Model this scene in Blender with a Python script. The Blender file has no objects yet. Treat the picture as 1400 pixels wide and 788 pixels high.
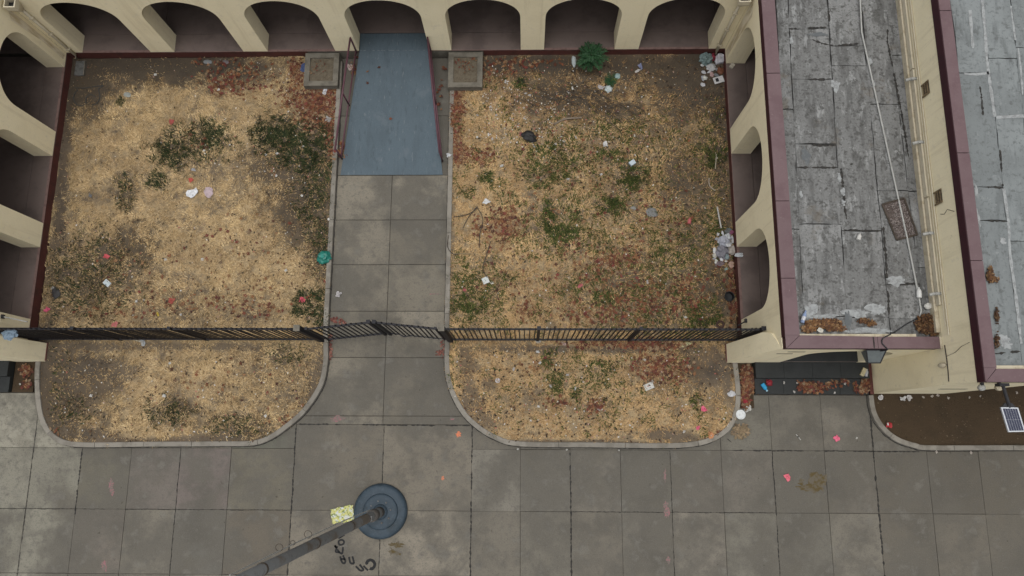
import bpy, bmesh, math, random
import numpy as np
from mathutils import Vector, Matrix
random.seed(7); rng = np.random.default_rng(7)
S = bpy.context.scene
COL = S.collection

# ------------------------------------------------------------------ camera
F, NX, NY, H = 1000.0, 719.0, 596.0, 20.0          # focal length and nadir point in photo pixels, flying height
_d = np.array([NX-700, NY-394, F]); _d /= np.linalg.norm(_d)
_u = np.array([0, -1.0, 0]); _y = _u-_d*(_u@_d); _y /= np.linalg.norm(_y)
_x = np.cross(_y, -_d)
if _x[0] < 0: _x = -_x
RM = np.array([_x, _y, -_d])                        # rows: world axes in camera coordinates (x right, y down, z forward)
cam_data = bpy.data.cameras.new('camera'); cam = bpy.data.objects.new('camera', cam_data); COL.objects.link(cam)
r_, u_, b_ = RM@[1, 0, 0], RM@[0, -1, 0], RM@[0, 0, -1]
cam.matrix_world = Matrix(((r_[0], u_[0], b_[0], 0), (r_[1], u_[1], b_[1], 0), (r_[2], u_[2], b_[2], H), (0, 0, 0, 1)))
cam_data.sensor_width = 36; cam_data.lens = F/1400*36; cam_data.clip_start = 0.1; cam_data.clip_end = 2000
S.camera = cam

# ------------------------------------------------------------------ sky, sun, exposure (overcast)
SUN_EL, SUN_ROT = math.radians(88), math.radians(190)
W = bpy.data.worlds.new('World'); S.world = W; W.use_nodes = True
wn = W.node_tree; wn.nodes.clear()
sky = wn.nodes.new('ShaderNodeTexSky'); sky.sky_type = 'NISHITA'; sky.sun_disc = False
sky.sun_elevation = SUN_EL; sky.sun_rotation = SUN_ROT; sky.air_density = 1.0; sky.dust_density = 5.0; sky.ozone_density = 1.0
hs = wn.nodes.new('ShaderNodeHueSaturation'); hs.inputs['Saturation'].default_value = 0.1
bg = wn.nodes.new('ShaderNodeBackground'); bg.inputs['Strength'].default_value = 0.15
wo = wn.nodes.new('ShaderNodeOutputWorld')
wn.links.new(sky.outputs[0], hs.inputs['Color']); wn.links.new(hs.outputs[0], bg.inputs['Color']); wn.links.new(bg.outputs[0], wo.inputs['Surface'])
sd = bpy.data.lights.new('sun', 'SUN'); sd.energy = 0.5; sd.angle = math.radians(45); sd.color = (1, 0.96, 0.89)
sun = bpy.data.objects.new('sun', sd); COL.objects.link(sun)
_az = SUN_ROT
_dir = Vector((math.sin(_az)*math.cos(SUN_EL), math.cos(_az)*math.cos(SUN_EL), math.sin(SUN_EL)))
sun.rotation_euler = _dir.to_track_quat('Z', 'Y').to_euler(); sun.location = (0, 0, 40)
S.view_settings.view_transform = 'Standard'; S.view_settings.look = 'None'
S.view_settings.exposure = 0.31; S.view_settings.gamma = 1.0; S.view_settings.use_curve_mapping = False

# ------------------------------------------------------------------ pixel <-> place
def at(px, py, z=0.0):
    r = RM@np.array([(px-700)/F, (py-394)/F, 1.0]); t = (H-z)/-r[2]
    return Vector((r[0]*t, r[1]*t, z))
def px_of(x, y, z=0.1):
    p = np.stack([x, y, np.full_like(x, z-H)], -1)@RM
    return 700+F*p[..., 0]/p[..., 2], 394+F*p[..., 1]/p[..., 2]

# ------------------------------------------------------------------ materials
GK = .84
BRIGHT = {'cream_stucco', 'cream_pipe', 'water_stain', 'solar_cells', 'soil', 'grass_blades', 'fallen_leaves'}
def mat(name, base, layers=(), rough=0.85, bump=0.0, bscale=30.0, objvar=0.0, objcol=False, vcol=False, spec=0.3, metal=0.0, trans=0.0):
    if name not in BRIGHT:
        base = tuple(v*GK for v in base); layers = [(l[0], l[1], l[2], tuple(v*GK for v in l[3]), *l[4:]) for l in layers]
    m = bpy.data.materials.new(name); m.use_nodes = True; nt = m.node_tree; N = nt.nodes; L = nt.links
    b = N['Principled BSDF']; b.inputs['Roughness'].default_value = rough; b.inputs['Metallic'].default_value = metal
    b.inputs['Specular IOR Level'].default_value = spec
    geo = N.new('ShaderNodeNewGeometry')
    def mixc(fac, a, c, mode='MIX'):
        mx = N.new('ShaderNodeMix'); mx.data_type = 'RGBA'; mx.blend_type = mode
        for sock, val in ((mx.inputs[0], fac), (mx.inputs[6], a), (mx.inputs[7], c)):
            if hasattr(val, 'is_linked'): L.new(val, sock)
            elif isinstance(val, (int, float)): sock.default_value = val
            else: sock.default_value = (*val, 1)
        return mx.outputs[2]
    if vcol:
        at_ = N.new('ShaderNodeAttribute'); at_.attribute_name = 'Col'; col = at_.outputs['Color']
    else:
        rgb = N.new('ShaderNodeRGB'); rgb.outputs[0].default_value = (*base, 1); col = rgb.outputs[0]
    if objcol:
        oi = N.new('ShaderNodeObjectInfo'); col = mixc(1.0, col, oi.outputs['Color'], 'MULTIPLY')
    if objvar:
        oi = N.new('ShaderNodeObjectInfo'); mr = N.new('ShaderNodeMapRange')
        mr.inputs['To Min'].default_value = 1-objvar; mr.inputs['To Max'].default_value = 1+objvar
        L.new(oi.outputs['Random'], mr.inputs['Value'])
        cc = N.new('ShaderNodeCombineColor')
        for i in range(3): L.new(mr.outputs[0], cc.inputs[i])
        col = mixc(1.0, col, cc.outputs[0], 'MULTIPLY')
    for ly in layers:
        scale, lo, hi, c, amt = ly[:5]; det = ly[5] if len(ly) > 5 else 6; st = ly[6] if len(ly) > 6 else None
        pos = geo.outputs['Position']
        if st:
            vm = N.new('ShaderNodeVectorMath'); vm.operation = 'MULTIPLY'; vm.inputs[1].default_value = st
            L.new(pos, vm.inputs[0]); pos = vm.outputs[0]
        nz = N.new('ShaderNodeTexNoise'); nz.inputs['Scale'].default_value = scale; nz.inputs['Detail'].default_value = det
        nz.inputs['Roughness'].default_value = 0.62
        L.new(pos, nz.inputs['Vector'])
        mr = N.new('ShaderNodeMapRange'); mr.interpolation_type = 'SMOOTHSTEP'
        mr.inputs['From Min'].default_value = lo; mr.inputs['From Max'].default_value = hi; mr.inputs['To Max'].default_value = amt
        L.new(nz.outputs['Fac'], mr.inputs['Value'])
        col = mixc(mr.outputs[0], col, c)
    L.new(col, b.inputs['Base Color'])
    if trans:
        b.inputs['Transmission Weight'].default_value = trans
    if bump:
        nz = N.new('ShaderNodeTexNoise'); nz.inputs['Scale'].default_value = bscale; nz.inputs['Detail'].default_value = 8
        L.new(geo.outputs['Position'], nz.inputs['Vector'])
        bp = N.new('ShaderNodeBump'); bp.inputs['Strength'].default_value = 1.0; bp.inputs['Distance'].default_value = bump
        L.new(nz.outputs['Fac'], bp.inputs['Height']); L.new(bp.outputs[0], b.inputs['Normal'])
    return m

M = {}
M['concrete'] = mat('concrete', (0.152, 0.139, 0.114), [(0.4, .43, .58, (.108, .099, .082), .9), (1.1, .45, .66, (.085, .078, .065), .7), (0.7, .54, .68, (.108, .097, .075), .4), (2.2, .54, .68, (.18, .17, .147), .45), (4.5, .52, .68, (.1, .093, .08), .6),
    (13, .53, .68, (.095, .087, .074), .5), (30, .5, .68, (.08, .074, .063), .45), (42, .54, .7, (.2, .19, .165), .4), (6, .66, .72, (.05, .043, .034), .75), (16, .7, .74, (.035, .03, .026), .8)], .9, .004, 50, .2, objcol=True)
M['joint'] = mat('joint_soil', (0.06, 0.053, 0.044), [(9, .45, .65, (.09, .078, .055), .7)], .95)
M['crack'] = mat('joint_tar_and_kerb_shade', (0.022, 0.021, 0.02), [(14, .4, .6, (.05, .045, .038), .7)], .95)
M['kerb'] = mat('kerb_concrete', (0.225, 0.207, 0.176), [(3, .43, .62, (.145, .132, .11), .8), (40, .5, .7, (.17, .155, .135), .5), (25, .6, .75, (.36, .33, .29), .4)], .9, .004, 60, .1)
M['stucco'] = mat('cream_stucco', (0.815, 0.728, 0.507), [(1.2, .46, .68, (.745, .66, .447), .75), (1.3, .52, .68, (.63, .545, .36), .5, 6, (3.5, 3.5, .22)), (5, .58, .7, (.66, .59, .43), .6), (9, .62, .74, (.5, .43, .29), .5), (26, .5, .75, (.6, .54, .4), .35), (60, .5, .7, (.82, .76, .6), .4)], .92, .007, 70)
M['stain'] = mat('water_stain', (0.52, 0.43, 0.27), [(3, .38, .6, (.72, .65, .5), .9, 5, (3, 3, .5)), (7, .55, .7, (.36, .28, .15), .7, 5, (3, 3, .5))], .9, .003, 80)
M['plinth'] = mat('red_plinth_paint', (0.1, 0.032, 0.026), [(4, .45, .7, (.06, .026, .021), .8), (30, .55, .75, (.16, .07, .055), .4)], .75, .002, 60)
M['nosing'] = mat('pink_nosing', (0.2, 0.125, 0.11), [(8, .45, .65, (.12, .075, .066), .7)], .8)
M['arcfloor'] = mat('brown_floor_paint', (0.155, 0.118, 0.104), [(1.5, .42, .65, (.105, .08, .072), .8), (8, .55, .75, (.15, .12, .11), .5), (40, .6, .8, (.035, .03, .028), .5)], .7, .002, 50, .08)
M['innerwall'] = mat('shade_toned_inner_wall', (0.09, 0.075, 0.066), [(2, .45, .65, (.06, .05, .045), .7)], .9)  # likely cream wall, coloured dark to put the arcade's inner shade into it
M['maroon'] = mat('faded_maroon_metal', (0.13, 0.082, 0.087), [(2, .45, .65, (.105, .06, .066), .7), (20, .55, .75, (.185, .135, .137), .4), (12, .66, .74, (.25, .2, .195), .5), (5, .6, .7, (.12, .08, .08), .5)], .6, .001, 40, .05)
M['fascia'] = mat('dark_maroon_metal', (0.05, 0.011, 0.018), [(4, .45, .7, (.03, .009, .013), .7)], .55)
M['roof'] = mat('grey_roof_membrane', (0.19, 0.191, 0.187), [(0.7, .42, .6, (.145, .145, .141), .9), (1.8, .47, .62, (.1, .1, .097), .85, 8, (2.6, .4, 1)), (3.2, .54, .68, (.29, .295, .29), .7, 6, (1.8, .5, 1)), (10, .6, .7, (.36, .365, .36), .5), (2.4, .56, .66, (.075, .074, .07), .75, 8, (1.5, .6, 1)), (8, .53, .64, (.06, .059, .055), .8), (18, .52, .64, (.055, .054, .05), .65), (36, .55, .7, (.27, .272, .268), .4), (1.3, .6, .7, (.12, .1, .075), .5)], .88, .008, 26, .2)
M['roof2'] = mat('light_grey_roof_coating', (0.19, 0.206, 0.206), [(1.0, .4, .62, (.155, .168, .168), .8), (3, .5, .66, (.12, .13, .13), .7, 8, (2.2, .45, 1)), (7, .58, .72, (.27, .285, .285), .55), (8, .55, .66, (.095, .1, .098), .65), (20, .54, .68, (.09, .095, .094), .6), (40, .57, .73, (.27, .28, .28), .35)], .88, .004, 35, .1)
M['tar'] = mat('roof_tar', (0.02, 0.02, 0.02), [(12, .45, .65, (.06, .055, .05), .7)], .8)
M['patchlight'] = mat('seam_coating', (0.3, 0.312, 0.31), [(9, .42, .6, (.19, .195, .195), .85), (30, .5, .65, (.36, .37, .37), .5)], .85)
M['patchdark'] = mat('old_membrane_patch', (0.1, 0.108, 0.112), [(10, .45, .65, (.15, .155, .155), .7)], .8)
M['ledge'] = mat('cream_flashing', (0.52, 0.46, 0.34), [(5, .47, .66, (.36, .3, .2), .8), (14, .58, .7, (.2, .16, .1), .6)], .8)
M['ramp'] = mat('blue_ramp_paint', (0.078, 0.107, 0.128), [(1.2, .45, .64, (.066, .091, .109), .7), (1.5, .5, .68, (.055, .074, .088), .4, 6, (2.6, .35, 1)), (5, .54, .7, (.05, .068, .08), .7, 6, (2.5, .7, 1)), (8, .6, .7, (.15, .17, .185), .6, 6, (2.2, .5, 1)), (1.6, .58, .7, (.1, .125, .145), .7), (30, .53, .7, (.055, .078, .094), .5), (45, .55, .72, (.125, .16, .185), .45)], .75, .002, 60)
M['lampblue'] = mat('blue_base_paint', (0.033, 0.052, 0.07), [(2.5, .45, .62, (.02, .034, .045), .85), (9, .55, .68, (.06, .08, .1), .6), (5, .6, .7, (.018, .025, .03), .8), (22, .56, .7, (.09, .11, .13), .4)], .6, .003, 40)
M['pole'] = mat('weathered_pole', (0.16, 0.165, 0.165), [(1.1, .5, .6, (.12, .098, .075), .9, 5, (1, 1, 1.0)), (9, .52, .7, (.07, .066, .06), .6), (25, .6, .75, (.19, .2, .2), .4)], .65, .003, 30)
M['iron'] = mat('black_iron', (0.009, 0.0085, 0.012), [(7, .5, .7, (.02, .021, .022), .6)], .6)
M['rail'] = mat('maroon_rail_paint', (0.105, 0.045, 0.058), [(6, .5, .7, (.06, .028, .034), .7)], .5)
M['planter'] = mat('planter_concrete', (0.17, 0.155, 0.125), [(3, .43, .62, (.105, .094, .075), .85), (30, .55, .75, (.23, .22, .195), .45), (6, .6, .72, (.11, .1, .085), .6)], .9, .004, 60)
M['slate'] = mat('slate_step_paint', (0.019, 0.0215, 0.0215), [(3, .45, .65, (.013, .015, .015), .8), (14, .56, .72, (.034, .036, .036), .6)], .65, .002, 50, .08)
M['soil'] = mat('soil', (0.1, 0.08, 0.06), [(22, .5, .68, (.045, .036, .028), .55), (45, .55, .72, (.2, .165, .12), .4)], .95, .012, 40, vcol=True)
M['bed'] = mat('dark_bed_soil', (0.052, 0.034, 0.018), [(1.6, .45, .65, (.038, .026, .014), .8), (14, .5, .7, (.054, .036, .019), .6), (50, .58, .75, (.1, .075, .05), .4)], .95, .015, 30)
M['blade'] = mat('grass_blades', (0.3, 0.22, 0.12), vcol=True, rough=.8, spec=.15)
M['leaf'] = mat('fallen_leaves', (0.15, 0.06, 0.03), vcol=True, rough=.75, spec=.2)
M['green'] = mat('green_leaf', (0.012, 0.05, 0.015), [(12, .45, .65, (.02, .08, .02), .7)], .6)
M['bark'] = mat('bark', (0.07, 0.055, 0.042), [(12, .45, .65, (.035, .028, .022), .8)], .9)
M['pipe'] = mat('cream_pipe', (0.5, 0.45, 0.34), [(6, .5, .7, (.36, .31, .22), .7)], .6)
M['greypipe'] = mat('grey_conduit', (0.36, 0.36, 0.34), [(5, .5, .7, (.24, .235, .22), .7)], .5)
M['dark'] = mat('dark_void', (0.015, 0.014, 0.014), rough=.9)
M['lens'] = mat('grey_lamp_lens', (0.1, 0.115, 0.115), [(10, .45, .65, (.07, .08, .08), .6)], .35, spec=.5)
M['panelblue'] = mat('solar_cells', (0.012, 0.016, 0.04), rough=.2, spec=.6)
M['alu'] = mat('aluminium_frame', (0.5, 0.52, 0.55), rough=.4, metal=.3)
M['darkmetal'] = mat('dark_metal', (0.02, 0.02, 0.023), rough=.5)
M['ground'] = mat('ground_earth', (0.13, 0.115, 0.095), [(0.3, .4, .65, (.1, .09, .075), .8), (6, .5, .7, (.08, .07, .06), .5)], .95)
M['graffiti'] = mat('black_spray_paint', (0.008, 0.008, 0.009), rough=.7)
M['pinkspray'] = mat('pink_spray_paint', (0.26, 0.12, 0.13), [(18, .38, .56, (.14, .127, .108), .95)], .9)
M['orangespray'] = mat('orange_spray_paint', (0.6, 0.18, 0.08), [(25, .48, .62, (.2, .16, .14), .8)], .9)
M['oilstain'] = mat('brown_stain', (0.085, 0.062, 0.024), [(7, .4, .58, (.115, .1, .076), .9)], .9)
M['rust'] = mat('rusty_gravel', (0.07, 0.052, 0.044), [(45, .45, .55, (.12, .1, .09), .8), (30, .5, .6, (.04, .03, .028), .8)], .9, .01, 40)
_tr = {}
def trash(c, rough=.6):
    k = tuple(c)
    if k not in _tr:
        d = tuple(v*.62 for v in c)
        _tr[k] = mat('litter_%d' % len(_tr), c, [(14, .48, .68, d, .7)], rough, .004, 30)
    return _tr[k]

# ------------------------------------------------------------------ mesh helpers
class MB:
    def __init__(s): s.v = []; s.f = []
    def box(s, x0, x1, y0, y1, z0, z1):
        n = len(s.v); s.v += [(x, y, z) for z in (z0, z1) for y in (y0, y1) for x in (x0, x1)]
        s.f += [tuple(n+i for i in q) for q in ((0, 2, 3, 1), (4, 5, 7, 6), (0, 1, 5, 4), (2, 6, 7, 3), (0, 4, 6, 2), (1, 3, 7, 5))]; return s
    def prism(s, poly, z0, z1):                     # poly: ccw xy list (z0/z1 may be lists)
        n = len(s.v); k = len(poly)
        za = z0 if isinstance(z0, (list, tuple)) else [z0]*k; zb = z1 if isinstance(z1, (list, tuple)) else [z1]*k
        s.v += [(p[0], p[1], za[i]) for i, p in enumerate(poly)]+[(p[0], p[1], zb[i]) for i, p in enumerate(poly)]
        s.f += [tuple(range(n+k-1, n-1, -1)), tuple(range(n+k, n+2*k))]
        s.f += [(n+i, n+(i+1) % k, n+k+(i+1) % k, n+k+i) for i in range(k)]; return s
    def quad(s, a, b, c, d):
        n = len(s.v); s.v += [tuple(a), tuple(b), tuple(c), tuple(d)]; s.f.append((n, n+1, n+2, n+3)); return s
    def tube(s, pts, r, seg=8, closed=False):
        pts = [Vector(p) for p in pts]; k = len(pts); n = len(s.v)
        rr = r if isinstance(r, (list, tuple)) else [r]*k
        for i, p in enumerate(pts):
            t = (pts[(i+1) % k if closed else min(i+1, k-1)]-pts[i-1 if (closed or i) else 0]).normalized()
            a = t.cross(Vector((0, 0, 1)))
            if a.length < .2: a = t.cross(Vector((0, 1, 0)))
            a.normalize(); b = t.cross(a).normalized()
            for j in range(seg):
                th = 2*math.pi*(j+.5)/seg; s.v.append(tuple(p+(a*math.cos(th)+b*math.sin(th))*rr[i]))
        for i in range(k if closed else k-1):
            for j in range(seg):
                i2 = (i+1) % k; s.f.append((n+i*seg+j, n+i*seg+(j+1) % seg, n+i2*seg+(j+1) % seg, n+i2*seg+j))
        if not closed:
            s.f.append(tuple(n+j for j in range(seg))[::-1]); s.f.append(tuple(n+(k-1)*seg+j for j in range(seg)))
        return s
    def lathe(s, prof, seg=24, c=(0, 0)):
        n = len(s.v); k = len(prof)
        for r, z in prof:
            for j in range(seg):
                th = 2*math.pi*j/seg; s.v.append((c[0]+r*math.cos(th), c[1]+r*math.sin(th), z))
        for i in range(k-1):
            for j in range(seg): s.f.append((n+i*seg+j, n+i*seg+(j+1) % seg, n+(i+1)*seg+(j+1) % seg, n+(i+1)*seg+j))
        s.f.append(tuple(n+j for j in range(seg))[::-1]); s.f.append(tuple(n+(k-1)*seg+j for j in range(seg))); return s
    def mesh(s, name, off=(0, 0, 0), smooth=False):
        me = bpy.data.meshes.new(name); o = Vector(off)
        me.from_pydata([tuple(Vector(v)-o) for v in s.v], [], s.f); me.update()
        if smooth:
            for p in me.polygons: p.use_smooth = True
        return me
    def build(s, name, material, parent=None, loc=None, smooth=False, world=True):
        """world=True: vertices are world coordinates (parents carry no rotation); object origin put at loc."""
        pl = Vector((0, 0, 0)); q = parent
        while q: pl += q.location; q = q.parent
        if world:
            if loc is None: loc = pl if parent else Vector((0, 0, 0))
            loc = Vector(loc); me = s.mesh(name, loc, smooth); oloc = loc-pl
        else:
            me = s.mesh(name, (0, 0, 0), smooth); oloc = Vector(loc) if loc is not None else Vector((0, 0, 0))
        o = bpy.data.objects.new(name, me); COL.objects.link(o); o.location = oloc; o.parent = parent
        me.materials.append(M[material] if isinstance(material, str) else material)
        return o
def tag(o, label, cat, group=None, kind=None):
    if label: o['label'] = label
    if cat: o['category'] = cat
    if group: o['group'] = group
    if kind: o['kind'] = kind
    return o
def thing(name, label, cat, loc=(0, 0, 0), rotz=0.0, group=None):
    o = bpy.data.objects.new(name, None); COL.objects.link(o); o.location = loc; o.rotation_euler = (0, 0, rotz); o.empty_display_size = .2
    return tag(o, label, cat, group)
def setting(name, loc=(0, 0, 0)):
    o = bpy.data.objects.new(name, None); COL.objects.link(o); o.location = loc; o['kind'] = 'structure'; return o
def inst(src, loc, parent, rot=(0, 0, 0), scale=None):
    c = src.copy(); COL.objects.link(c); c.parent = parent; c.location = loc; c.rotation_euler = rot
    if scale: c.scale = scale
    return c
def catmull(pts, step=.06):
    P = [Vector(p) for p in pts]; out = []
    for i in range(len(P)-1):
        p0 = P[max(i-1, 0)]; p1 = P[i]; p2 = P[i+1]; p3 = P[min(i+2, len(P)-1)]
        n = max(2, int((p2-p1).length/step))
        for k in range(n):
            t = k/n; out.append(.5*((2*p1)+(p2-p0)*t+(2*p0-5*p1+4*p2-p3)*t*t+(3*p1-p0-3*p2+p3)*t**3))
    out.append(P[-1]); return out
_T = rng.random((256, 256))
def vnoise(x, y, sc, seed=0):
    x = x*sc+seed*17.13; y = y*sc+seed*7.77; xi = np.floor(x).astype(int); yi = np.floor(y).astype(int); fx = x-xi; fy = y-yi
    fx = fx*fx*(3-2*fx); fy = fy*fy*(3-2*fy); g = lambda a, b: _T[a % 256, b % 256]
    return (g(xi, yi)*(1-fx)+g(xi+1, yi)*fx)*(1-fy)+(g(xi, yi+1)*(1-fx)+g(xi+1, yi+1)*fx)*fy
def fbm(x, y, sc, seed=0, oc=4):
    s = 0; a = .5; t = 0
    for k in range(oc): s = s+a*vnoise(x, y, sc*2**k, seed+k); t += a; a *= .55
    return s/t
def np_mesh(name, verts, tris, cols, material):
    me = bpy.data.meshes.new(name); nv = len(verts); nf = len(tris)
    me.vertices.add(nv); me.vertices.foreach_set('co', verts.astype(np.float32).ravel())
    k = tris.shape[1]
    me.loops.add(nf*k); me.loops.foreach_set('vertex_index', tris.astype(np.int32).ravel())
    me.polygons.add(nf); me.polygons.foreach_set('loop_start', np.arange(0, nf*k, k, dtype=np.int32))
    me.update(calc_edges=True)
    if cols is not None:
        ca = me.color_attributes.new('Col', 'FLOAT_COLOR', 'POINT')
        ca.data.foreach_set('color', np.concatenate([cols, np.ones((nv, 1))], 1).astype(np.float32).ravel())
    me.materials.append(M[material]); o = bpy.data.objects.new(name, me); COL.objects.link(o); return o
def inside(poly, x, y):
    r = np.zeros(x.shape, bool); n = len(poly)
    for i in range(n):
        x0, y0 = poly[i][0], poly[i][1]; x1, y1 = poly[(i+1) % n][0], poly[(i+1) % n][1]
        if y0 == y1: continue
        c = ((y0 > y) != (y1 > y)) & (x < (x1-x0)*(y-y0)/(y1-y0)+x0); r ^= c
    return r

# ================================================================== SETTING
# ---- ground to the horizon
g = MB().quad((-600, -600, -.12), (600, -600, -.12), (600, 600, -.12), (-600, 600, -.12)).build('ground', 'ground'); g['kind'] = 'structure'

XL, XR, YB = -13.6, 5.8, 11.07       # inner faces of the three arcade walls
FZ = .40                             # arcade floor
YS = 1.955                           # south ends of the side wings
TX, TY = 9.28, 1.14                  # taller block: west and south faces
XW = XL-(TX-XR)                      # inner wall of the left arcade

# ---- plaza pavement, slab by slab
plaza = MB().quad((-22, -8, -.03), (20, -8, -.03), (20, 1.9, -.03), (-22, 1.9, -.03)).build('plaza_pavement', 'joint'); plaza['kind'] = 'structure'
colx = [-18.66, -17.33, -16.0, -14.66, -13.32, -11.97, -10.63, -9.29, -7.92, -6.2, -3.82, -1.44, -.15, 1.18, 2.51, 3.83, 5.18, 6.53, 7.9, 9.19, 10.58, 11.93, 13.28, 14.6, 15.95]
rowy = [-6.84, -5.2, -3.57, -1.95, -.36, 1.1]
def slab(parent, x0, x1, y0, y1, tint, z=0.0, gap=.006, material='concrete', name='paving_slab', th=.06):
    m = MB(); j = lambda: random.uniform(-.003, .003)
    a, b, c, d = (x0+gap+j(), y0+gap+j()), (x1-gap+j(), y0+gap+j()), (x1-gap+j(), y1-gap+j()), (x0+gap+j(), y1-gap+j())
    z = z+random.uniform(-.003, .002); bv = .005
    lo = [a, b, c, d]; hi = [(a[0]+bv, a[1]+bv), (b[0]-bv, b[1]+bv), (c[0]-bv, c[1]-bv), (d[0]+bv, d[1]-bv)]
    m.v = [(*p, z-th) for p in lo]+[(*p, z-bv*.6) for p in lo]+[(*p, z) for p in hi]
    m.f = [(8, 9, 10, 11)]+[(i, (i+1) % 4, 4+(i+1) % 4, 4+i) for i in range(4)]+[(4+i, 4+(i+1) % 4, 8+(i+1) % 4, 8+i) for i in range(4)]
    o = m.build(name, material, parent, loc=((x0+x1)/2, (y0+y1)/2, z)); o.color = (*tint, 1); return o
for i in range(len(colx)-1):
    for k in range(len(rowy)-1):
        x0, x1 = colx[i], colx[i+1]; y0, y1 = rowy[k], rowy[k+1]
        y1b = y1
        if k == 4 and -6.3 < x0 < -1.5: continue
        if k == 3 and -6.3 < x0 < -1.5: y1b = .28
        if k == 4 and x0 > 9.1: y1b = 1.0
        v = random.uniform(.9, 1.06); t = [v*random.uniform(.98, 1.02), v, v*random.uniform(.97, 1.02)]
        if x1 < -11.9: t = [v*1.5, v*1.55, v*1.52]
        elif x0 < -7 and k >= 2: t = [v*random.uniform(.92, 1.12), v*random.uniform(.94, 1.08), v*random.uniform(.96, 1.08)]
        elif -6.3 < x0 < -1.5: t = [v*1.24, v*1.2, v*1.16]
        elif x0 > 9.1: t = [v*.86, v*.84, v*.82]
        slab(plaza, x0, x1, y0, y1b, t, gap=.003 if i % 2 else .006)
# ---- walkway between the lawns
walk = MB().quad((-6.4, .28, -.028), (-1.3, .28, -.028), (-1.3, 11.05, -.028), (-6.4, 11.05, -.028)).build('walkway', 'joint'); walk['kind'] = 'structure'
wy = [.28, .51, 2.09, 3.38, 4.71, 6.02, 7.36, 9.2, 11.05]
for k in range(len(wy)-1):
    for (x0, x1) in ((-6.2, -3.86), (-3.86, -1.44)):
        v = random.uniform(.97, 1.08)
        slab(walk, x0, x1, wy[k], wy[k+1], (v*1.22, v*1.19, v*1.14) if k < 6 else (v*.74, v*.74, v*.74), gap=.008)
# ---- irregular cracks along the worst joints
def crack(parent, p0, p1, w=.022, z=.004, dens=.8):
    a = Vector((*p0, z)); b = Vector((*p1, z)); L = (b-a).length; d = (b-a)/L; n = Vector((-d.y, d.x, 0)); s = 0; m = MB(); off = 0
    while s < L:
        l = random.uniform(.06, .3); e = min(s+l, L)
        if random.random() < dens:
            k = max(2, int((e-s)/.04)); L1 = []; L2 = []
            for i in range(k+1):
                t = s+(e-s)*i/k; ww = w*random.uniform(.4, 1.25)*(.3 if i in (0, k) else 1); off = .7*off+random.uniform(-.006, .006)
                c = a+d*t+n*off; L1.append(c+n*ww); L2.append(c-n*ww)
            for i in range(k): m.quad(L2[i], L2[i+1], L1[i+1], L1[i])
        s = e
    if m.v: m.build('joint_crack', 'crack', parent, loc=a)['kind'] = 'stuff'
crack(plaza, (-6.15, .28), (-1.5, .26), .02); crack(plaza, (-6.2, .2), (-6.2, -8), .02, dens=.9); crack(plaza, (-1.44, .3), (-1.44, -8), .022, dens=.9)
crack(plaza, (1.18, -.36), (1.18, -8), .022, dens=.85); crack(plaza, (9.19, 0.9), (9.19, -8), .025, dens=.85); crack(plaza, (6.53, -.36), (6.53, -8), .014, dens=.95)
crack(plaza, (-11.97, -.36), (-11.97, -2.1), .022, dens=.7); crack(plaza, (5.5, -.36), (10.4, -.38), .018, dens=.9); crack(plaza, (-3.82, .2), (-3.82, -8), .012, dens=.95)
crack(plaza, (3.83, -.36), (3.83, -8), .010, dens=.95); crack(plaza, (-9.29, -.36), (-9.29, -5), .012, dens=.9); crack(plaza, (-13.3, 1), (-13.3, -5), .010, dens=.9)
crack(plaza, (1.2, -1.95), (6.5, -1.95), .010, dens=.95); crack(plaza, (-18, -1.95), (-6.2, -1.95), .009, dens=.9); crack(plaza, (5.35, -.05), (5.75, -.36), .014)

# ---- kerbs
def kerb_run(pix, ext0=None, ext1=None):
    pts = [at(x, y, .1) for x, y in pix]
    pts = ([Vector((*ext0, .1))] if ext0 else [])+pts+([Vector((*ext1, .1))] if ext1 else [])
    return catmull(pts)
K1 = kerb_run([(448.6, 468.6), (448.2, 497), (441, 528.6), (418.6, 563), (393, 586), (370, 601.5), (345, 609.5), (300, 610.5), (200, 611), (125, 612), (94, 610), (77, 604), (63, 591.4), (53, 571), (48.6, 543), (47.5, 514)], None, (-13.5, 1.97))
K1 = [Vector((-5.46, 10.9-.1*k, .1)) for k in range(82)]+K1
K2 = kerb_run([(608, 468.6), (608, 505), (614, 534), (628.6, 563), (647, 583), (673, 600), (710, 610.5), (814, 612), (905, 613), (951, 610.5), (980, 601.4), (1000, 585.7), (1010, 563), (1012.5, 537)], None, (5.72, 1.97))
K2 = [Vector((-2.24, 10.9-.1*k, .1)) for k in range(82)]+K2
K3 = kerb_run([(1187, 540.5), (1190, 560), (1197, 577), (1211, 594), (1228.6, 605.7), (1251, 613), (1274, 616), (1400, 616)], None, (16, -.36))
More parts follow.
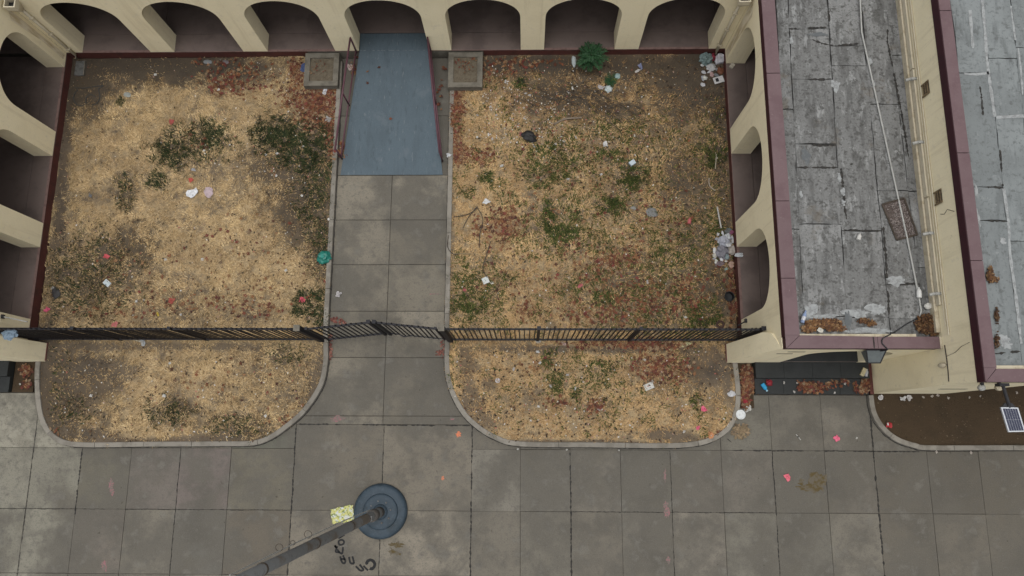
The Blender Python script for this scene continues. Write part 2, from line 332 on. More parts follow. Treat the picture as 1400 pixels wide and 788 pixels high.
def kerb(name, line, side, w=.135, z0=-.05, z1=.125, stone=1.75):
    root = setting('kerb', (line[0].x, line[0].y, 0)); L = [0]
    for i in range(1, len(line)): L.append(L[-1]+(line[i]-line[i-1]).length)
    n = len(line); nor = []
    for i in range(n):
        t = line[min(i+1, n-1)]-line[max(i-1, 0)]; nor.append(Vector((-t.y, t.x, 0)).normalized()*side)
    i = 0
    while i < n-1:
        L1 = L[i]+stone*random.uniform(.7, 1.3); j = i+1
        while j < n-1 and L[j] < L1: j += 1
        m = MB(); R = []
        for k in range(i, j+1):
            p = line[k].copy(); q = nor[k]; t = (line[min(k+1, n-1)]-line[max(k-1, 0)]).normalized()
            if k == i: p = p+t*.006
            if k == j: p = p-t*.006
            jz = random.uniform(-.002, .002)
            prof = [(0, z0), (0, z1-.02), (.006, z1-.006+jz), (.02, z1+jz), (w-.02, z1+jz), (w-.006, z1-.006), (w, z1-.02), (w, z0)]
            R.append([(p.x+q.x*a, p.y+q.y*a, z) for a, z in prof])
        for r in R: m.v += r
        P = len(prof)
        for a in range(len(R)-1):
            for b in range(P-1):
                f = (a*P+b, a*P+b+1, (a+1)*P+b+1, (a+1)*P+b); m.f.append(f if side < 0 else f[::-1])
        m.f.append(tuple(range(P)) if side > 0 else tuple(range(P))[::-1]); e = (len(R)-1)*P; m.f.append(tuple(e+b for b in range(P))[::-1] if side > 0 else tuple(e+b for b in range(P)))
        m.build('kerb_stone', 'kerb', root, loc=line[i]); i = j
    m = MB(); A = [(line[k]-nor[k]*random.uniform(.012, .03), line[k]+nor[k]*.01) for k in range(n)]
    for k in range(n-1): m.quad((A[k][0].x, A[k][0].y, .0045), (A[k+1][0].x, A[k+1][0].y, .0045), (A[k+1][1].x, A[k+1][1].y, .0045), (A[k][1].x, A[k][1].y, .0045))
    m.build('kerb_shade_strip', 'crack', root)  # contact shade drawn as a dark strip along the kerb's outer foot
    return [Vector((line[k].x+nor[k].x*w*.5, line[k].y+nor[k].y*w*.5, 0)) for k in range(n)]
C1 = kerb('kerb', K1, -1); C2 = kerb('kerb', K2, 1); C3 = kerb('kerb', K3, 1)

# ---- lawn masks (pixel ellipses of what grows or lies where) and lawns
BARE = [(440, 260, 14, 90, .7), (105, 100, 30, 30, 1), (430, 560, 14, 30, .8), (250, 603, 180, 5, 1), (760, 607, 120, 4, 1), (60, 510, 18, 60, 1), (830, 86, 170, 16, 1), (960, 100, 50, 45, 1), (988, 180, 12, 80, .8), (990, 300, 10, 90, .6), (980, 400, 26, 50, .8), (680, 88, 40, 12, .8), (90, 120, 22, 40, .9), (200, 88, 150, 20, 1), (330, 95, 60, 14, .7), (85, 250, 8, 110, 1), (66, 470, 10, 30, 1), (95, 540, 34, 50, .85), (60, 550, 16, 50, 1), (150, 505, 40, 16, .8), (415, 290, 30, 55, .7), (120, 125, 28, 22, .9), (86, 200, 9, 60, .9), (80, 300, 8, 70, .9), (72, 390, 8, 60, .6), (300, 90, 60, 14, .5), (150, 115, 45, 22, .6), (215, 100, 60, 16, .6),
    (420, 265, 26, 40, .85), (425, 310, 24, 30, .7), (385, 225, 30, 20, .5), (455, 300, 6, 150, .7), (140, 375, 28, 30, .35),
    (70, 520, 22, 60, .95), (85, 575, 30, 30, .85), (110, 500, 32, 14, .9), (140, 520, 26, 18, .8), (180, 504, 24, 8, .8), (200, 474, 200, 6, .8), (120, 596, 45, 10, .9), (270, 601, 140, 5, .85), (350, 595, 50, 8, .7), (430, 540, 10, 30, .7), (441, 500, 6, 30, .7), (130, 545, 14, 20, .5),
    (800, 84, 150, 12, .85), (940, 105, 45, 28, .95), (975, 95, 20, 35, .9), (985, 150, 10, 40, .5), (985, 410, 16, 34, .8), (935, 245, 24, 34, .75), (690, 85, 28, 10, .6), (617, 330, 5, 120, .7), (950, 190, 22, 14, .5),
    (780, 478, 170, 6, .95), (640, 500, 16, 40, .9), (645, 550, 20, 30, .9), (668, 525, 12, 22, .85), (665, 575, 30, 14, .8), (690, 545, 16, 14, .55), (700, 563, 20, 10, .5), (800, 606, 170, 4, .9), (905, 595, 36, 10, .95), (935, 603, 30, 8, .8), (972, 500, 30, 34, .98), (985, 545, 20, 22, .6), (700, 478, 40, 12, .6), (730, 540, 14, 10, .5), (925, 560, 10, 12, .6), (995, 520, 10, 40, .9), (955, 480, 40, 8, .9)]
GREEN = [(412, 200, 44, 34, .75), (430, 250, 26, 60, .55), (265, 200, 46, 26, .35), (435, 310, 20, 60, .3), (820, 200, 120, 40, .15), (760, 310, 40, 40, .35), (870, 300, 120, 90, .12), (900, 400, 110, 60, .2), (760, 220, 40, 30, .5), (650, 400, 40, 40, .4), (120, 380, 60, 50, .3), (970, 220, 30, 80, .25), (790, 520, 60, 40, .1), (285, 188, 22, 20, .65), (240, 205, 28, 19, .65), (222, 215, 14, 12, .4), (375, 188, 26, 22, .95), (415, 208, 30, 28, 1), (440, 190, 12, 28, .7), (215, 245, 14, 12, .7), (163, 140, 7, 6, .8), (440, 330, 12, 26, .6), (425, 415, 18, 20, .8), (440, 435, 10, 12, .7), (170, 265, 14, 22, .35),
    (750, 300, 12, 22, 1), (770, 320, 20, 14, 1), (865, 240, 20, 18, .9), (833, 280, 18, 14, .9), (785, 295, 12, 8, .7), (765, 207, 22, 16, .6), (712, 116, 8, 7, .8), (980, 215, 12, 24, .7), (840, 215, 26, 12, .5), (660, 242, 9, 8, .7), (735, 243, 16, 14, .5), (640, 412, 20, 18, .8), (830, 180, 60, 16, .3), (960, 430, 22, 22, .8), (985, 330, 14, 22, .5), (823, 410, 14, 12, .7), (895, 425, 14, 12, .4), (930, 345, 40, 30, .35), (840, 390, 60, 30, .25), (640, 262, 10, 8, .5),
    (785, 537, 8, 8, .7), (760, 520, 10, 12, .6), (825, 505, 14, 12, .6), (950, 550, 8, 10, .7), (750, 490, 10, 12, .6), (395, 485, 22, 12, .35), (230, 565, 26, 18, .4), (330, 585, 36, 14, .3), (100, 560, 30, 18, .35), (80, 520, 14, 40, .25)]
DARK = [(420, 200, 50, 60, .7), (258, 205, 40, 26, .5), (110, 110, 50, 40, .9), (200, 90, 150, 22, .9), (300, 105, 70, 20, .5), (800, 95, 200, 24, .7), (940, 120, 70, 50, .8), (770, 135, 80, 28, .8), (960, 300, 50, 120, .5), (900, 410, 120, 50, .55), (640, 100, 40, 30, .4), (60, 540, 50, 80, .7), (425, 250, 40, 80, .9), (440, 330, 22, 60, .8), (370, 230, 40, 24, .7), (190, 100, 120, 20, .7), (110, 140, 40, 30, .7), (150, 370, 60, 40, .6), (250, 420, 160, 24, .3), (100, 530, 60, 60, .6), (400, 520, 40, 50, .35), (360, 590, 70, 16, .5), (820, 110, 160, 24, .5), (900, 250, 90, 90, .3), (180, 340, 30, 34, .8), (130, 390, 40, 34, .7), (150, 350, 30, 24, .6), (170, 265, 16, 26, .6), (410, 280, 46, 52, .8), (390, 240, 40, 20, .7), (250, 205, 36, 24, .4), (400, 330, 28, 20, .4), (780, 135, 50, 20, .9), (840, 150, 44, 16, .8), (900, 180, 50, 40, .4), (930, 240, 34, 40, .6), (760, 120, 60, 16, .6), (850, 110, 60, 20, .5), (700, 110, 60, 16, .3), (935, 380, 45, 60, .5), (820, 400, 80, 40, .35), (840, 345, 30, 14, .5), (690, 390, 40, 30, .25), (235, 565, 34, 20, .6), (330, 582, 60, 20, .5), (340, 540, 40, 20, .3), (380, 500, 50, 26, .4), (120, 540, 40, 40, .3), (90, 420, 30, 30, .5), (200, 410, 60, 20, .35), (910, 510, 50, 26, .5), (820, 560, 20, 16, .4), (760, 545, 60, 20, .2), (300, 430, 120, 16, .25)]
LEAFY = [(435, 140, 26, 24, 1, 260), (405, 95, 10, 24, 1, 120), (625, 150, 12, 44, 1, 200), (438, 148, 26, 30, 1, 420), (450, 170, 8, 40, 1, 120), (622, 160, 11, 50, 1, 330), (618, 110, 7, 30, 1, 60), (640, 215, 40, 14, 1, 160), (700, 86, 60, 8, 1, 90), (680, 100, 40, 14, 1, 60), (330, 115, 60, 20, 1, 110), (890, 468, 70, 5, 1, 160), (690, 305, 36, 30, 1, 160), (830, 380, 90, 50, 1, 110), (880, 430, 100, 20, 1, 80), (360, 400, 100, 40, 1, 60), (430, 150, 28, 26, 1.0, 420), (445, 128, 16, 14, 1, 180), (405, 98, 10, 22, 1, 130), (462, 210, 10, 12, 1, 130), (620, 150, 9, 40, 1, 260), (625, 205, 12, 18, 1, 170), (640, 212, 30, 10, .8, 150), (305, 120, 24, 14, .8, 90), (330, 100, 50, 18, .6, 80), (400, 130, 30, 20, .7, 120), (290, 85, 40, 8, .6, 35),
    (270, 190, 25, 20, .3, 25), (625, 95, 10, 20, .5, 20), (655, 85, 6, 20, .5, 25), (690, 310, 26, 22, .9, 170), (655, 310, 12, 20, .6, 40), (780, 340, 40, 20, .5, 60), (830, 360, 30, 18, .9, 120), (860, 350, 18, 12, .8, 60), (800, 430, 60, 20, .5, 120), (870, 410, 60, 30, .5, 160), (940, 400, 30, 40, .5, 120), (720, 425, 20, 14, .8, 60), (1000, 400, 6, 50, .9, 110), (985, 355, 20, 40, .4, 60), (900, 300, 60, 40, .3, 80),
    (890, 472, 55, 6, 1, 260), (800, 470, 50, 5, .7, 60), (910, 505, 38, 20, .9, 260), (880, 495, 30, 20, .6, 80), (760, 550, 20, 8, .8, 40), (815, 555, 14, 12, .8, 50), (735, 500, 30, 12, .4, 40), (980, 595, 12, 10, .5, 12), (150, 430, 60, 16, .3, 40), (250, 415, 80, 20, .3, 60), (330, 420, 40, 16, .4, 40), (360, 425, 20, 16, .3, 25), (300, 520, 100, 40, .2, 50), (390, 570, 30, 20, .4, 25), (330, 330, 70, 50, .15, 40), (200, 370, 60, 40, .2, 30), (800, 250, 140, 100, .15, 160), (700, 380, 60, 40, .25, 60), (75, 590, 8, 6, .5, 6)]
def field(E, px, py, wob=None):
    o = np.zeros_like(px)
    for e in E:
        dx = (px-e[0])/e[2]; dy = (py-e[1])/e[3]; q = np.sqrt(dx*dx+dy*dy)
        if wob is not None: q = q+wob
        o = np.maximum(o, e[4]*np.clip((1.45-q)/.75, 0, 1))
    return o
def lawn_fields(x, y):
    px, py = px_of(x, y); w = (fbm(x, y, 2.2, 3)-.5)*1.5; w2 = (fbm(x, y, 4.5, 9)-.5)*1.6
    bare = field(BARE, px, py, w); green = field(GREEN, px, py, w2); dark = field(DARK, px, py, w2)
    n1 = fbm(x, y, .9, 21); n2 = fbm(x, y, 3.0, 31); n3 = fbm(x, y, 9, 41, 3)
    right = (px > 600).astype(float)
    dry = np.clip(.85+(n1-.5)*1.1+(n2-.5)*1.5+(n3-.5)*.8, 0, 1)
    dry = dry*(1-bare*np.clip(1.0+(n3-.5)*.7, 0, 1))*(1-.9*dark)*(1-.88*green)
    green = np.clip(green*np.clip(.72+(n3-.5)*3.0, 0, 1.1)+right*np.clip((n2-.55)*1.6, 0, .14)*(1-bare), 0, 1)*(1-.05*right)
    return bare, green, dark, dry, n1, n2, n3, right
def mixn(a, b, t): return a*(1-t[:, None])+b*t[:, None]
def make_lawn(poly, label_side):
    P = np.array([(p[0], p[1]) for p in poly]); x0, y0 = P.min(0); x1, y1 = P.max(0); st = .045
    xs = np.arange(x0-.05, x1+.05, st); ys = np.arange(y0-.05, y1+.05, st); X, Y = np.meshgrid(xs, ys); nx = len(xs)
    fx = X.ravel(); fy = Y.ravel(); bare, green, dark, dry, n1, n2, n3, right = lawn_fields(fx, fy)
    Z = .085+(fbm(fx, fy, 1.2, 51)-.5)*.05+(fbm(fx, fy, 7, 61)-.5)*.03+dry*.008
    soil = mixn(np.array([[.105, .08, .055]]), np.array([[.052, .041, .032]]), np.clip((n2-.35)*2.4, 0, 1))
    soil = mixn(soil, np.array([[.11, .075, .043]]), np.clip((n1-.5)*2.5, 0, .6)*bare)
    c = mixn(soil, np.array([[.31, .23, .128]]), np.clip(dry*1.15-.05, 0, .95)*np.clip(.5+n3*.9, 0, 1))
    c = mixn(c, np.array([[.02, .022, .012]]), np.clip(green*.9, 0, .9)); c = mixn(c, np.array([[.04, .031, .021]]), dark*.8)
    cx = (X[:-1, :-1]+st/2).ravel(); cy = (Y[:-1, :-1]+st/2).ravel(); ok = inside(poly, cx, cy)
    i = np.arange((len(ys)-1)*(nx-1)); r = i//(nx-1); q = i % (nx-1); b = r*nx+q
    quads = np.stack([b, b+1, b+nx+1, b+nx], 1)[ok]
    used = np.unique(quads); remap = np.zeros(len(fx), int); remap[used] = np.arange(len(used))
    V = np.stack([fx, fy, Z], 1)[used]
    o = np_mesh('lawn_soil', V, remap[quads], c[used], 'soil'); o['kind'] = 'structure'
    for p in o.data.polygons: p.use_smooth = True
    # blades
    area = (x1-x0)*(y1-y0); n = int(area*5600)
    bx = rng.uniform(x0, x1, n); by = rng.uniform(y0, y1, n); k = inside(poly, bx, by); bx = bx[k]; by = by[k]
    bare, green, dark, dry, n1, n2, n3, right = lawn_fields(bx, by)
    tuft = .5*vnoise(bx, by, 11, 71)+.5*vnoise(bx, by, 5, 73)
    dens = np.clip(dry*np.clip((tuft-.2)*2.2, .1, 1)+green*.75+dark*.06*(1-bare), .012, 1)
    k = rng.random(len(bx)) < dens; bx, by, green, dark, dry, n2, n3, right, tuft, n1, bare = [a[k] for a in (bx, by, green, dark, dry, n2, n3, right, tuft, n1, bare)]; n = len(bx)
    ang = 9*vnoise(bx, by, 1.6, 81)+3*vnoise(bx, by, 6, 83)+rng.normal(0, .75, n); isg = rng.random(n) < green*.85
    ln = rng.uniform(.045, .125, n)*(.6+.8*tuft); hh = rng.uniform(.015, .055, n)*(1+.9*isg); w = rng.uniform(.0035, .0125, n)*(1+.9*isg)
    dx = np.cos(ang); dy = np.sin(ang); z = .075+(fbm(bx, by, 1.2, 51)-.5)*.05+(fbm(bx, by, 7, 61)-.5)*.03+dry*.008
    A = np.stack([bx-dy*w, by+dx*w, z], 1); B = np.stack([bx+dy*w, by-dx*w, z], 1); T = np.stack([bx+dx*ln, by+dy*ln, z+hh], 1); T[:, :2] += rng.normal(0, .008, (n, 2))
    straw = np.array([[.45, .345, .21], [.39, .295, .175], [.53, .43, .285], [.32, .23, .13], [.2, .135, .072], [.1, .07, .04]])
    pr = rng.choice(6, n, p=[.3, .26, .12, .17, .09, .06]); pd = rng.choice(6, n, p=[.05, .08, .01, .2, .31, .35])
    mxd = rng.random(n) < np.clip(dark*1.0+np.clip((.5-n2)*1.6, 0, .4)+bare*.4, 0, 1); pr = np.where(mxd, pd, pr); col = straw[pr]
    patch = (fbm(bx, by, 2.2, 95)-.5)[:, None]; col = col*(1+patch*np.array([[.7, .75, .7]]))
    col = col*np.array([[1.02, .965, .845]])*(.82+.36*np.clip(fbm(bx, by, 6, 91), .2, .8))[:, None]*1.0*(1-.12*right[:, None]*np.array([[0.3, .9, 1.4]]))
    gc = np.array([[.02, .03, .012], [.032, .043, .016], [.05, .056, .022], [.014, .02, .009]])[rng.choice(4, n)]
    gc = gc*(1+right[:, None]*np.array([[.75, .7, .2]])); col = np.where(isg[:, None], gc, col)*rng.uniform(.85, 1.15, (n, 1))
    V = np.empty((3*n, 3)); V[0::3] = A; V[1::3] = B; V[2::3] = T
    o2 = np_mesh('lawn_grass', V, np.arange(3*n).reshape(-1, 3), np.repeat(col, 3, 0), 'blade')
    tag(o2, label_side, 'grass', None, 'stuff'); return n
poly1 = [(p.x, p.y) for p in C1]+[(XL+.03, 1.99), (XL+.0, YB), (-5.5, YB)]
poly2 = [(p.x, p.y) for p in C2]+[(XR-.03, 1.99), (XR, YB), (-2.2, YB)]
make_lawn(poly1, 'short dry straw coloured grass with dark green patches on the lawn with the teal bag')
make_lawn(poly2, 'short dry grass mixed with weeds on the lawn with the leafy sapling')
bedpoly = [(p.x, p.y) for p in C3]+[(16, TY+2.9), (11.2, TY+2.9), (11.2, TY+.05), (TX-.12, TY+.05)]
mb = MB(); n_ = len(bedpoly); mb.v = [(x, y, .07) for x, y in bedpoly]; mb.f = [tuple(range(n_))]
o = mb.build('bed_soil', 'bed'); o['kind'] = 'structure'

# ---- fallen leaves
def leaf_mesh(name, spots, label, zfun, size=(.05, .1), pal=None):
    K = 11; th = np.linspace(0, 2*np.pi, K-1, endpoint=False); rad = np.array([1, .5, .85, .45, .75, .35, .75, .45, .85, .5])
    tx = np.concatenate([[0], rad*np.cos(th)]); ty = np.concatenate([[0], rad*np.sin(th)*.85])
    tris = np.array([(0, i, i % (K-1)+1) for i in range(1, K)]); VV = []; TT = []; CC = []
    pal = pal if pal is not None else np.array([[.15, .055, .026], [.115, .04, .022], [.18, .085, .038], [.075, .03, .02], [.21, .115, .058], [.13, .036, .026], [.22, .15, .09]])
    for i, (x, y) in enumerate(spots):
        s = random.uniform(*size); a = random.uniform(0, 6.28); cu = random.uniform(.1, .6); tl = random.uniform(-.5, .5); tl2 = random.uniform(-.4, .4)
        ca, sa = math.cos(a), math.sin(a); lx = tx*s; ly = ty*s*random.uniform(.5, 1); lz = cu*(ly*ly)/s+np.abs(lx)*.15*cu+tl*lx*.5+tl2*ly*.5
        lz = lz-lz.min()
        VV.append(np.stack([x+lx*ca-ly*sa, y+lx*sa+ly*ca, zfun(x, y)+lz+random.uniform(.004, .02)], 1)); TT.append(tris+i*K)
        c = pal[random.randrange(len(pal))]*random.uniform(.55, 1.05); CC.append(np.repeat(c[None], K, 0))
    o = np_mesh(name, np.concatenate(VV), np.concatenate(TT), np.concatenate(CC), 'leaf'); tag(o, label, 'leaves', None, 'stuff'); return o
_gx, _gy = np.meshgrid(np.arange(-14, 6.2, .05), np.arange(-.8, 11.4, .05)); _gz = .09+(fbm(_gx, _gy, 1.2, 51)-.5)*.05+(fbm(_gx, _gy, 7, 61)-.5)*.03
def lawnz(x, y): return float(_gz[min(max(int((y+.8)/.05+.5), 0), _gz.shape[0]-1), min(max(int((x+14)/.05+.5), 0), _gz.shape[1]-1)])
def pip(poly, x, y):
    r = False; n = len(poly)
    for i in range(0, n):
        x0, y0 = poly[i]; x1, y1 = poly[(i+1) % n]
        if (y0 > y) != (y1 > y) and x < (x1-x0)*(y-y0)/(y1-y0)+x0: r = not r
    return r
sp1 = []; sp2 = []
for e in LEAFY:
    for _ in range(e[5]):
        while True:
            u, v = random.gauss(0, .5), random.gauss(0, .5)
            if u*u+v*v < 1.6: break
        p = at(e[0]+u*e[2], e[1]+v*e[3], .1)
        for poly, sp in ((poly1, sp1), (poly2, sp2)):
            if p.y < YB-.05 and pip(poly, p.x, p.y): sp.append((p.x, p.y))
leaf_mesh('fallen_leaves', sp1, 'brown fallen leaves scattered and heaped on the lawn with the teal bag', lawnz)
leaf_mesh('fallen_leaves', sp2, 'brown fallen leaves scattered and heaped on the lawn with the leafy sapling', lawnz)

# ================================================================== BUILDINGS
def arch_wall(parent, name, p0, U, N, length, z0, z1, th, arches, material='stucco'):
    """p0: start on the outer face; U along, N outward. arches: (u0,u1,spring,crown)"""
    p0 = Vector((*p0, 0)); U = Vector((*U, 0)); N = Vector((*N, 0)); m = MB()
    fr = lambda u, z: p0+U*u+Vector((0, 0, z)); bk = lambda u, z: p0+U*u-N*th+Vector((0, 0, z))
    cuts = [(0.0, None)]; segs = []; cur = 0.0
    for a in arches:
        if a[0] > cur: segs.append((cur, a[0], None))
        n = 28
        th_ = [math.pi-math.pi*i/n for i in range(n+1)]; c = (a[0]+a[1])/2; hw = (a[1]-a[0])/2
        us = [c+hw*math.cos(t) for t in th_]; zs = [a[2]+(a[3]-a[2])*math.sin(t)**.9 if 0 < i < n else a[2] for i, t in enumerate(th_)]
        for i in range(n): segs.append((us[i], us[i+1], (zs[i], zs[i+1])))
        m.quad(fr(a[0], z0), bk(a[0], z0), bk(a[0], a[2]), fr(a[0], a[2])); m.quad(bk(a[1], z0), fr(a[1], z0), fr(a[1], a[2]), bk(a[1], a[2]))
        cur = a[1]
    if cur < length: segs.append((cur, length, None))
    for ua, ub, zz in segs:
        za, zb = zz if zz else (z0, z0)
        m.quad(fr(ua, za), fr(ub, zb), fr(ub, z1), fr(ua, z1)); m.quad(bk(ub, zb), bk(ua, za), bk(ua, z1), bk(ub, z1))
        if zz: m.quad(bk(ua, za), bk(ub, zb), fr(ub, zb), fr(ua, za))
        m.quad(fr(ua, z1), fr(ub, z1), bk(ub, z1), bk(ua, z1))
    m.quad(bk(0, z0), fr(0, z0), fr(0, z1), bk(0, z1)); m.quad(fr(length, z0), bk(length, z0), bk(length, z1), fr(length, z1))
    o = m.build(name, material, parent)
    bm = bmesh.new(); bm.from_mesh(o.data); bmesh.ops.remove_doubles(bm, verts=bm.verts, dist=.0005); bmesh.ops.recalc_face_normals(bm, faces=bm.faces); bm.to_mesh(o.data); bm.free(); return o
SPR, CRN, WT, ZP = 2.08, 2.93, .54, 3.38
def box_part(parent, name, material, *b, **k): return MB().box(*b).build(name, material, parent, **k)
def coping_seg(parent, x0, x1, y0, y1, zt, ov, axis):       # low folded metal cap piece with a hemmed joint
    m = MB().box(x0, x1, y0, y1, zt-.03, zt); o = m.build('coping', 'maroon', parent, loc=((x0+x1)/2, (y0+y1)/2, zt)); return o

# ---- back wing (seven arches)
back = thing('arcade_wing', 'cream stucco arcade wing of seven arches with blue ramp leading into it', 'building', (-3.9, YB, 0))
bx = [(-13.12, -11.08), (-10.37, -8.32), (-7.6, -5.6), (-4.9, -2.83), (-2.18, -.15), (.53, 2.58), (3.28, 5.32)]
arch_wall(back, 'arched_wall', (XL, YB), (1, 0), (0, -1), XR-XL, FZ+.002, ZP, WT, [(a-XL, b-XL, SPR, CRN) for a, b in bx])
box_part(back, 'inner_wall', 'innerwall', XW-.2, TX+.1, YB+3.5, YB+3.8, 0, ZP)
box_part(back, 'plinth', 'plinth', XL, -6.45, YB+.004, YB+.3, -.1, FZ-.02); box_part(back, 'plinth', 'plinth', -1.25, XR, YB+.004, YB+.3, -.1, FZ-.02)
for a, b in ((-6.449, -4.92), (-2.82, -1.251)): box_part(back, 'plinth', 'planter', a, b, YB+.004, YB+.3, -.1, FZ-.02)
box_part(back, 'floor_nosing', 'nosing', XL, -4.92, YB-.006, YB+.06, FZ-.018, FZ-.001); box_part(back, 'floor_nosing', 'nosing', -2.82, XR, YB-.006, YB+.06, FZ-.018, FZ-.001)
box_part(back, 'roof', 'roof', XW-.2, TX-.01, YB+WT*.5+.02, YB+3.8, ZP-.2, ZP+.03)
for i in range(8):
    a = XL+.06+i*(XR-XL-.12)/8; box_part(back, 'coping', 'maroon', a+.004, XL+.06+(i+1)*(XR-XL-.12)/8-.004, YB-.04, YB+.28, 3.59, 3.62)
box_part(back, 'fascia', 'fascia', XL+.06, XR-.06, YB-.03, YB+.27, 3.36, 3.588)
# ---- left and right wings
def side_wing(sx, label):
    """sx=+1: right wing (courtyard face looks west); sx=-1: left wing"""
    X = XR if sx > 0 else XL; w = thing('arcade_wing', label, 'building', (X+sx*1.7, 6, 0)); xf = lambda d: X+sx*d     # d: distance outward from the court
    def bx_(name, material, d0, d1, y0, y1, z0, z1, loc=None): a, b = sorted((xf(d0), xf(d1))); return box_part(w, name, material, a, b, y0, y1, z0, z1)
    ar = [(8.57, 10.6), (5.82, 7.83), (3.09, 5.12)]
    if sx > 0: arch_wall(w, 'arched_wall', (X, YB-.004), (0, -1), (-1, 0), YB-YS-.004-.5, FZ+.002, ZP, WT, [(YB-b, YB-a, SPR, CRN) for a, b in ar])
    else: arch_wall(w, 'arched_wall', (X, YS+.5), (0, 1), (1, 0), YB-YS-.504, FZ+.002, ZP, WT, [(a-YS-.5, b-YS-.5, SPR, CRN) for a, b in ar[::-1]])
    # south end wall with entrance arch
    u0, u1 = .99, 3.02; Wd = TX-XR-.004
    if sx > 0: arch_wall(w, 'end_wall', (X, YS), (1, 0), (0, -1), Wd, 0, ZP, .5, [(u0, u1, SPR, CRN-.03)])
    else: arch_wall(w, 'end_wall', (X-Wd, YS), (1, 0), (0, -1), Wd, 0, ZP, .5, [(Wd-u1, Wd-u0, SPR, CRN-.03)])
    # battered buttress
    m = MB(); prof = [(0, .37), (.8, .29), (1.7, .195), (2.5, .105), (2.9, .06), (3.15, .025), (3.3, .0)]; ring = []
    for z, d in prof:
        yb = 2.46 if z < 2.6 else 2.46-.5*((z-2.6)/.7)**2
        ring.append([(xf(.01), YS+.003, z), (xf(-d-.001), YS+.003, z), (xf(-d-.001), max(yb, YS+.02), z), (xf(.01), max(yb, YS+.02), z)])
    for r in ring: m.v += r
    for i in range(len(ring)-1):
        for k in range(4):
            f = (i*4+k, i*4+(k+1) % 4, (i+1)*4+(k+1) % 4, (i+1)*4+k); m.f.append(f)
    m.f.append((0, 1, 2, 3)); m.f.append(tuple(len(ring)*4-4+k for k in range(4)))
    o = m.build('buttress', 'stucco', w); bm = bmesh.new(); bm.from_mesh(o.data); bmesh.ops.recalc_face_normals(bm, faces=bm.faces); bm.to_mesh(o.data); bm.free()
    bx_('plinth', 'plinth', .004, .3, 2.5, YB-.006, -.1, FZ-.02); bx_('floor_nosing', 'nosing', -.006, .06, 2.5, YB-.02, FZ-.018, FZ-.001)
    bx_('plinth', 'plinth', -.385, -.0, YS+.02, 2.475, -.05, .12)
    # roof deck, coping and fascia
    bx_('roof_deck', 'tar', .1, 3.47, YS+.1, YB+.25, ZP-.2, ZP+.02)
    ys = [YS-.02, 3.54, 5.38, 8.6, YB-.05]; cw = (.008, .33)
    for i in range(4):
        y0 = ys[i]+(.3 if i == 0 else .004); bx_('coping', 'maroon', *cw, y0, ys[i+1]-.014, 3.59, 3.62)
    xa, xb = xf(.01), xf(.345)            # mitred corner piece, then the south coping
    a = MB().prism([(xf(cw[0]), YS-.02), (xf(cw[1]), YS+.276), (xf(cw[0]), YS+.276)] if sx > 0 else [(xf(cw[0]), YS+.276), (xf(cw[1]), YS+.276), (xf(cw[0]), YS-.02)], 3.59, 3.62); a.build('coping', 'maroon', w)
    s0, s1, s2 = .02, 2.05, 3.42
    for j, (d0, d1) in enumerate(((s0, s1), (s1, s2))):
        pl = [(xf(d0+.004 if j else d0), YS-.02), (xf(d1-.004), YS-.02), (xf(d1-.004), YS+.245), (xf(.345 if j == 0 else d0+.004), YS+.245+(.03 if j == 0 else 0))]
        if sx < 0: pl = pl[::-1]
        MB().prism(pl, 3.59, 3.62).build('coping', 'maroon', w)
    bx_('coping_end', 'ledge', 3.425, 3.476, YS-.018, YS+.25, 3.5, 3.612)
    bx_('fascia', 'fascia', .003, .32, YS+.25, YB-.05, 3.36, 3.588); bx_('fascia', 'fascia', .02, 3.42, YS-.015, YS+.24, 3.36, 3.588)
    bx_('inner_ledge', 'ledge', .35, 2.95, YS+.25, YS+.315, 3.3, 3.545)
    return w, xf
wingR, xfR = side_wing(1, 'cream arcade wing under grey sheet roof with maroon coping, adjoining the taller block')
wingL, xfL = side_wing(-1, 'cream arcade wing of three side arches facing the lawn with the teal bag')
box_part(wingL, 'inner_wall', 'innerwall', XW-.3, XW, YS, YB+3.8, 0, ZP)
# ---- arcade floors, slab by slab
fl = setting('arcade_floor', (XR+1.7, 6, 0))
MB().box(XR+.02, TX, YS+.002, YB+.3, -.1, FZ-.05).build('floor_base', 'joint', fl); 
def fslab(par, x0, x1, y0, y1): slab(par, x0, x1, y0, y1, (1, 1, 1), FZ, .004, 'arcfloor', 'floor_slab', .045)
yj = [YS, 4.1-1.37, 5.47, 8.2, 10.95]
for i in range(4):
    for d0, d1 in ((.0, .57), (.57, 2.0), (2.0, 3.46)): fslab(fl, XR+d0, XR+d1, yj[i], yj[i+1])
fl2 = setting('arcade_floor', (XL-1.7, 6, 0)); MB().box(XW, XL-.02, YS+.002, YB+.3, -.1, FZ-.05).build('floor_base', 'joint', fl2)
for i in range(4):
    for d0, d1 in ((.0, .57), (.57, 2.0), (2.0, 3.46)): fslab(fl2, XL-d1, XL-d0, yj[i], yj[i+1])
fl3 = setting('arcade_floor', (-3.9, YB+1.7, 0)); MB().box(XW, TX, YB+.3, YB+3.6, -.1, FZ-.05).build('floor_base', 'joint', fl3)
xj = [XW, -15.3, -13.36, -10.72, -7.96, -5.25, -2.5, .19, 2.93, 5.57, 7.4, TX-.02]
for i in range(len(xj)-1):
    for d0, d1 in ((-.115, .57), (.57, 2.0), (2.0, 3.5)):
        if xj[i] == -5.25 and d0 < 0:
            fslab(fl3, xj[i], -4.9, YB, YB+d1); fslab(fl3, -2.81, xj[i+1], YB, YB+d1); continue
        fslab(fl3, xj[i], xj[i+1], YB+max(d0, 0), YB+d1)
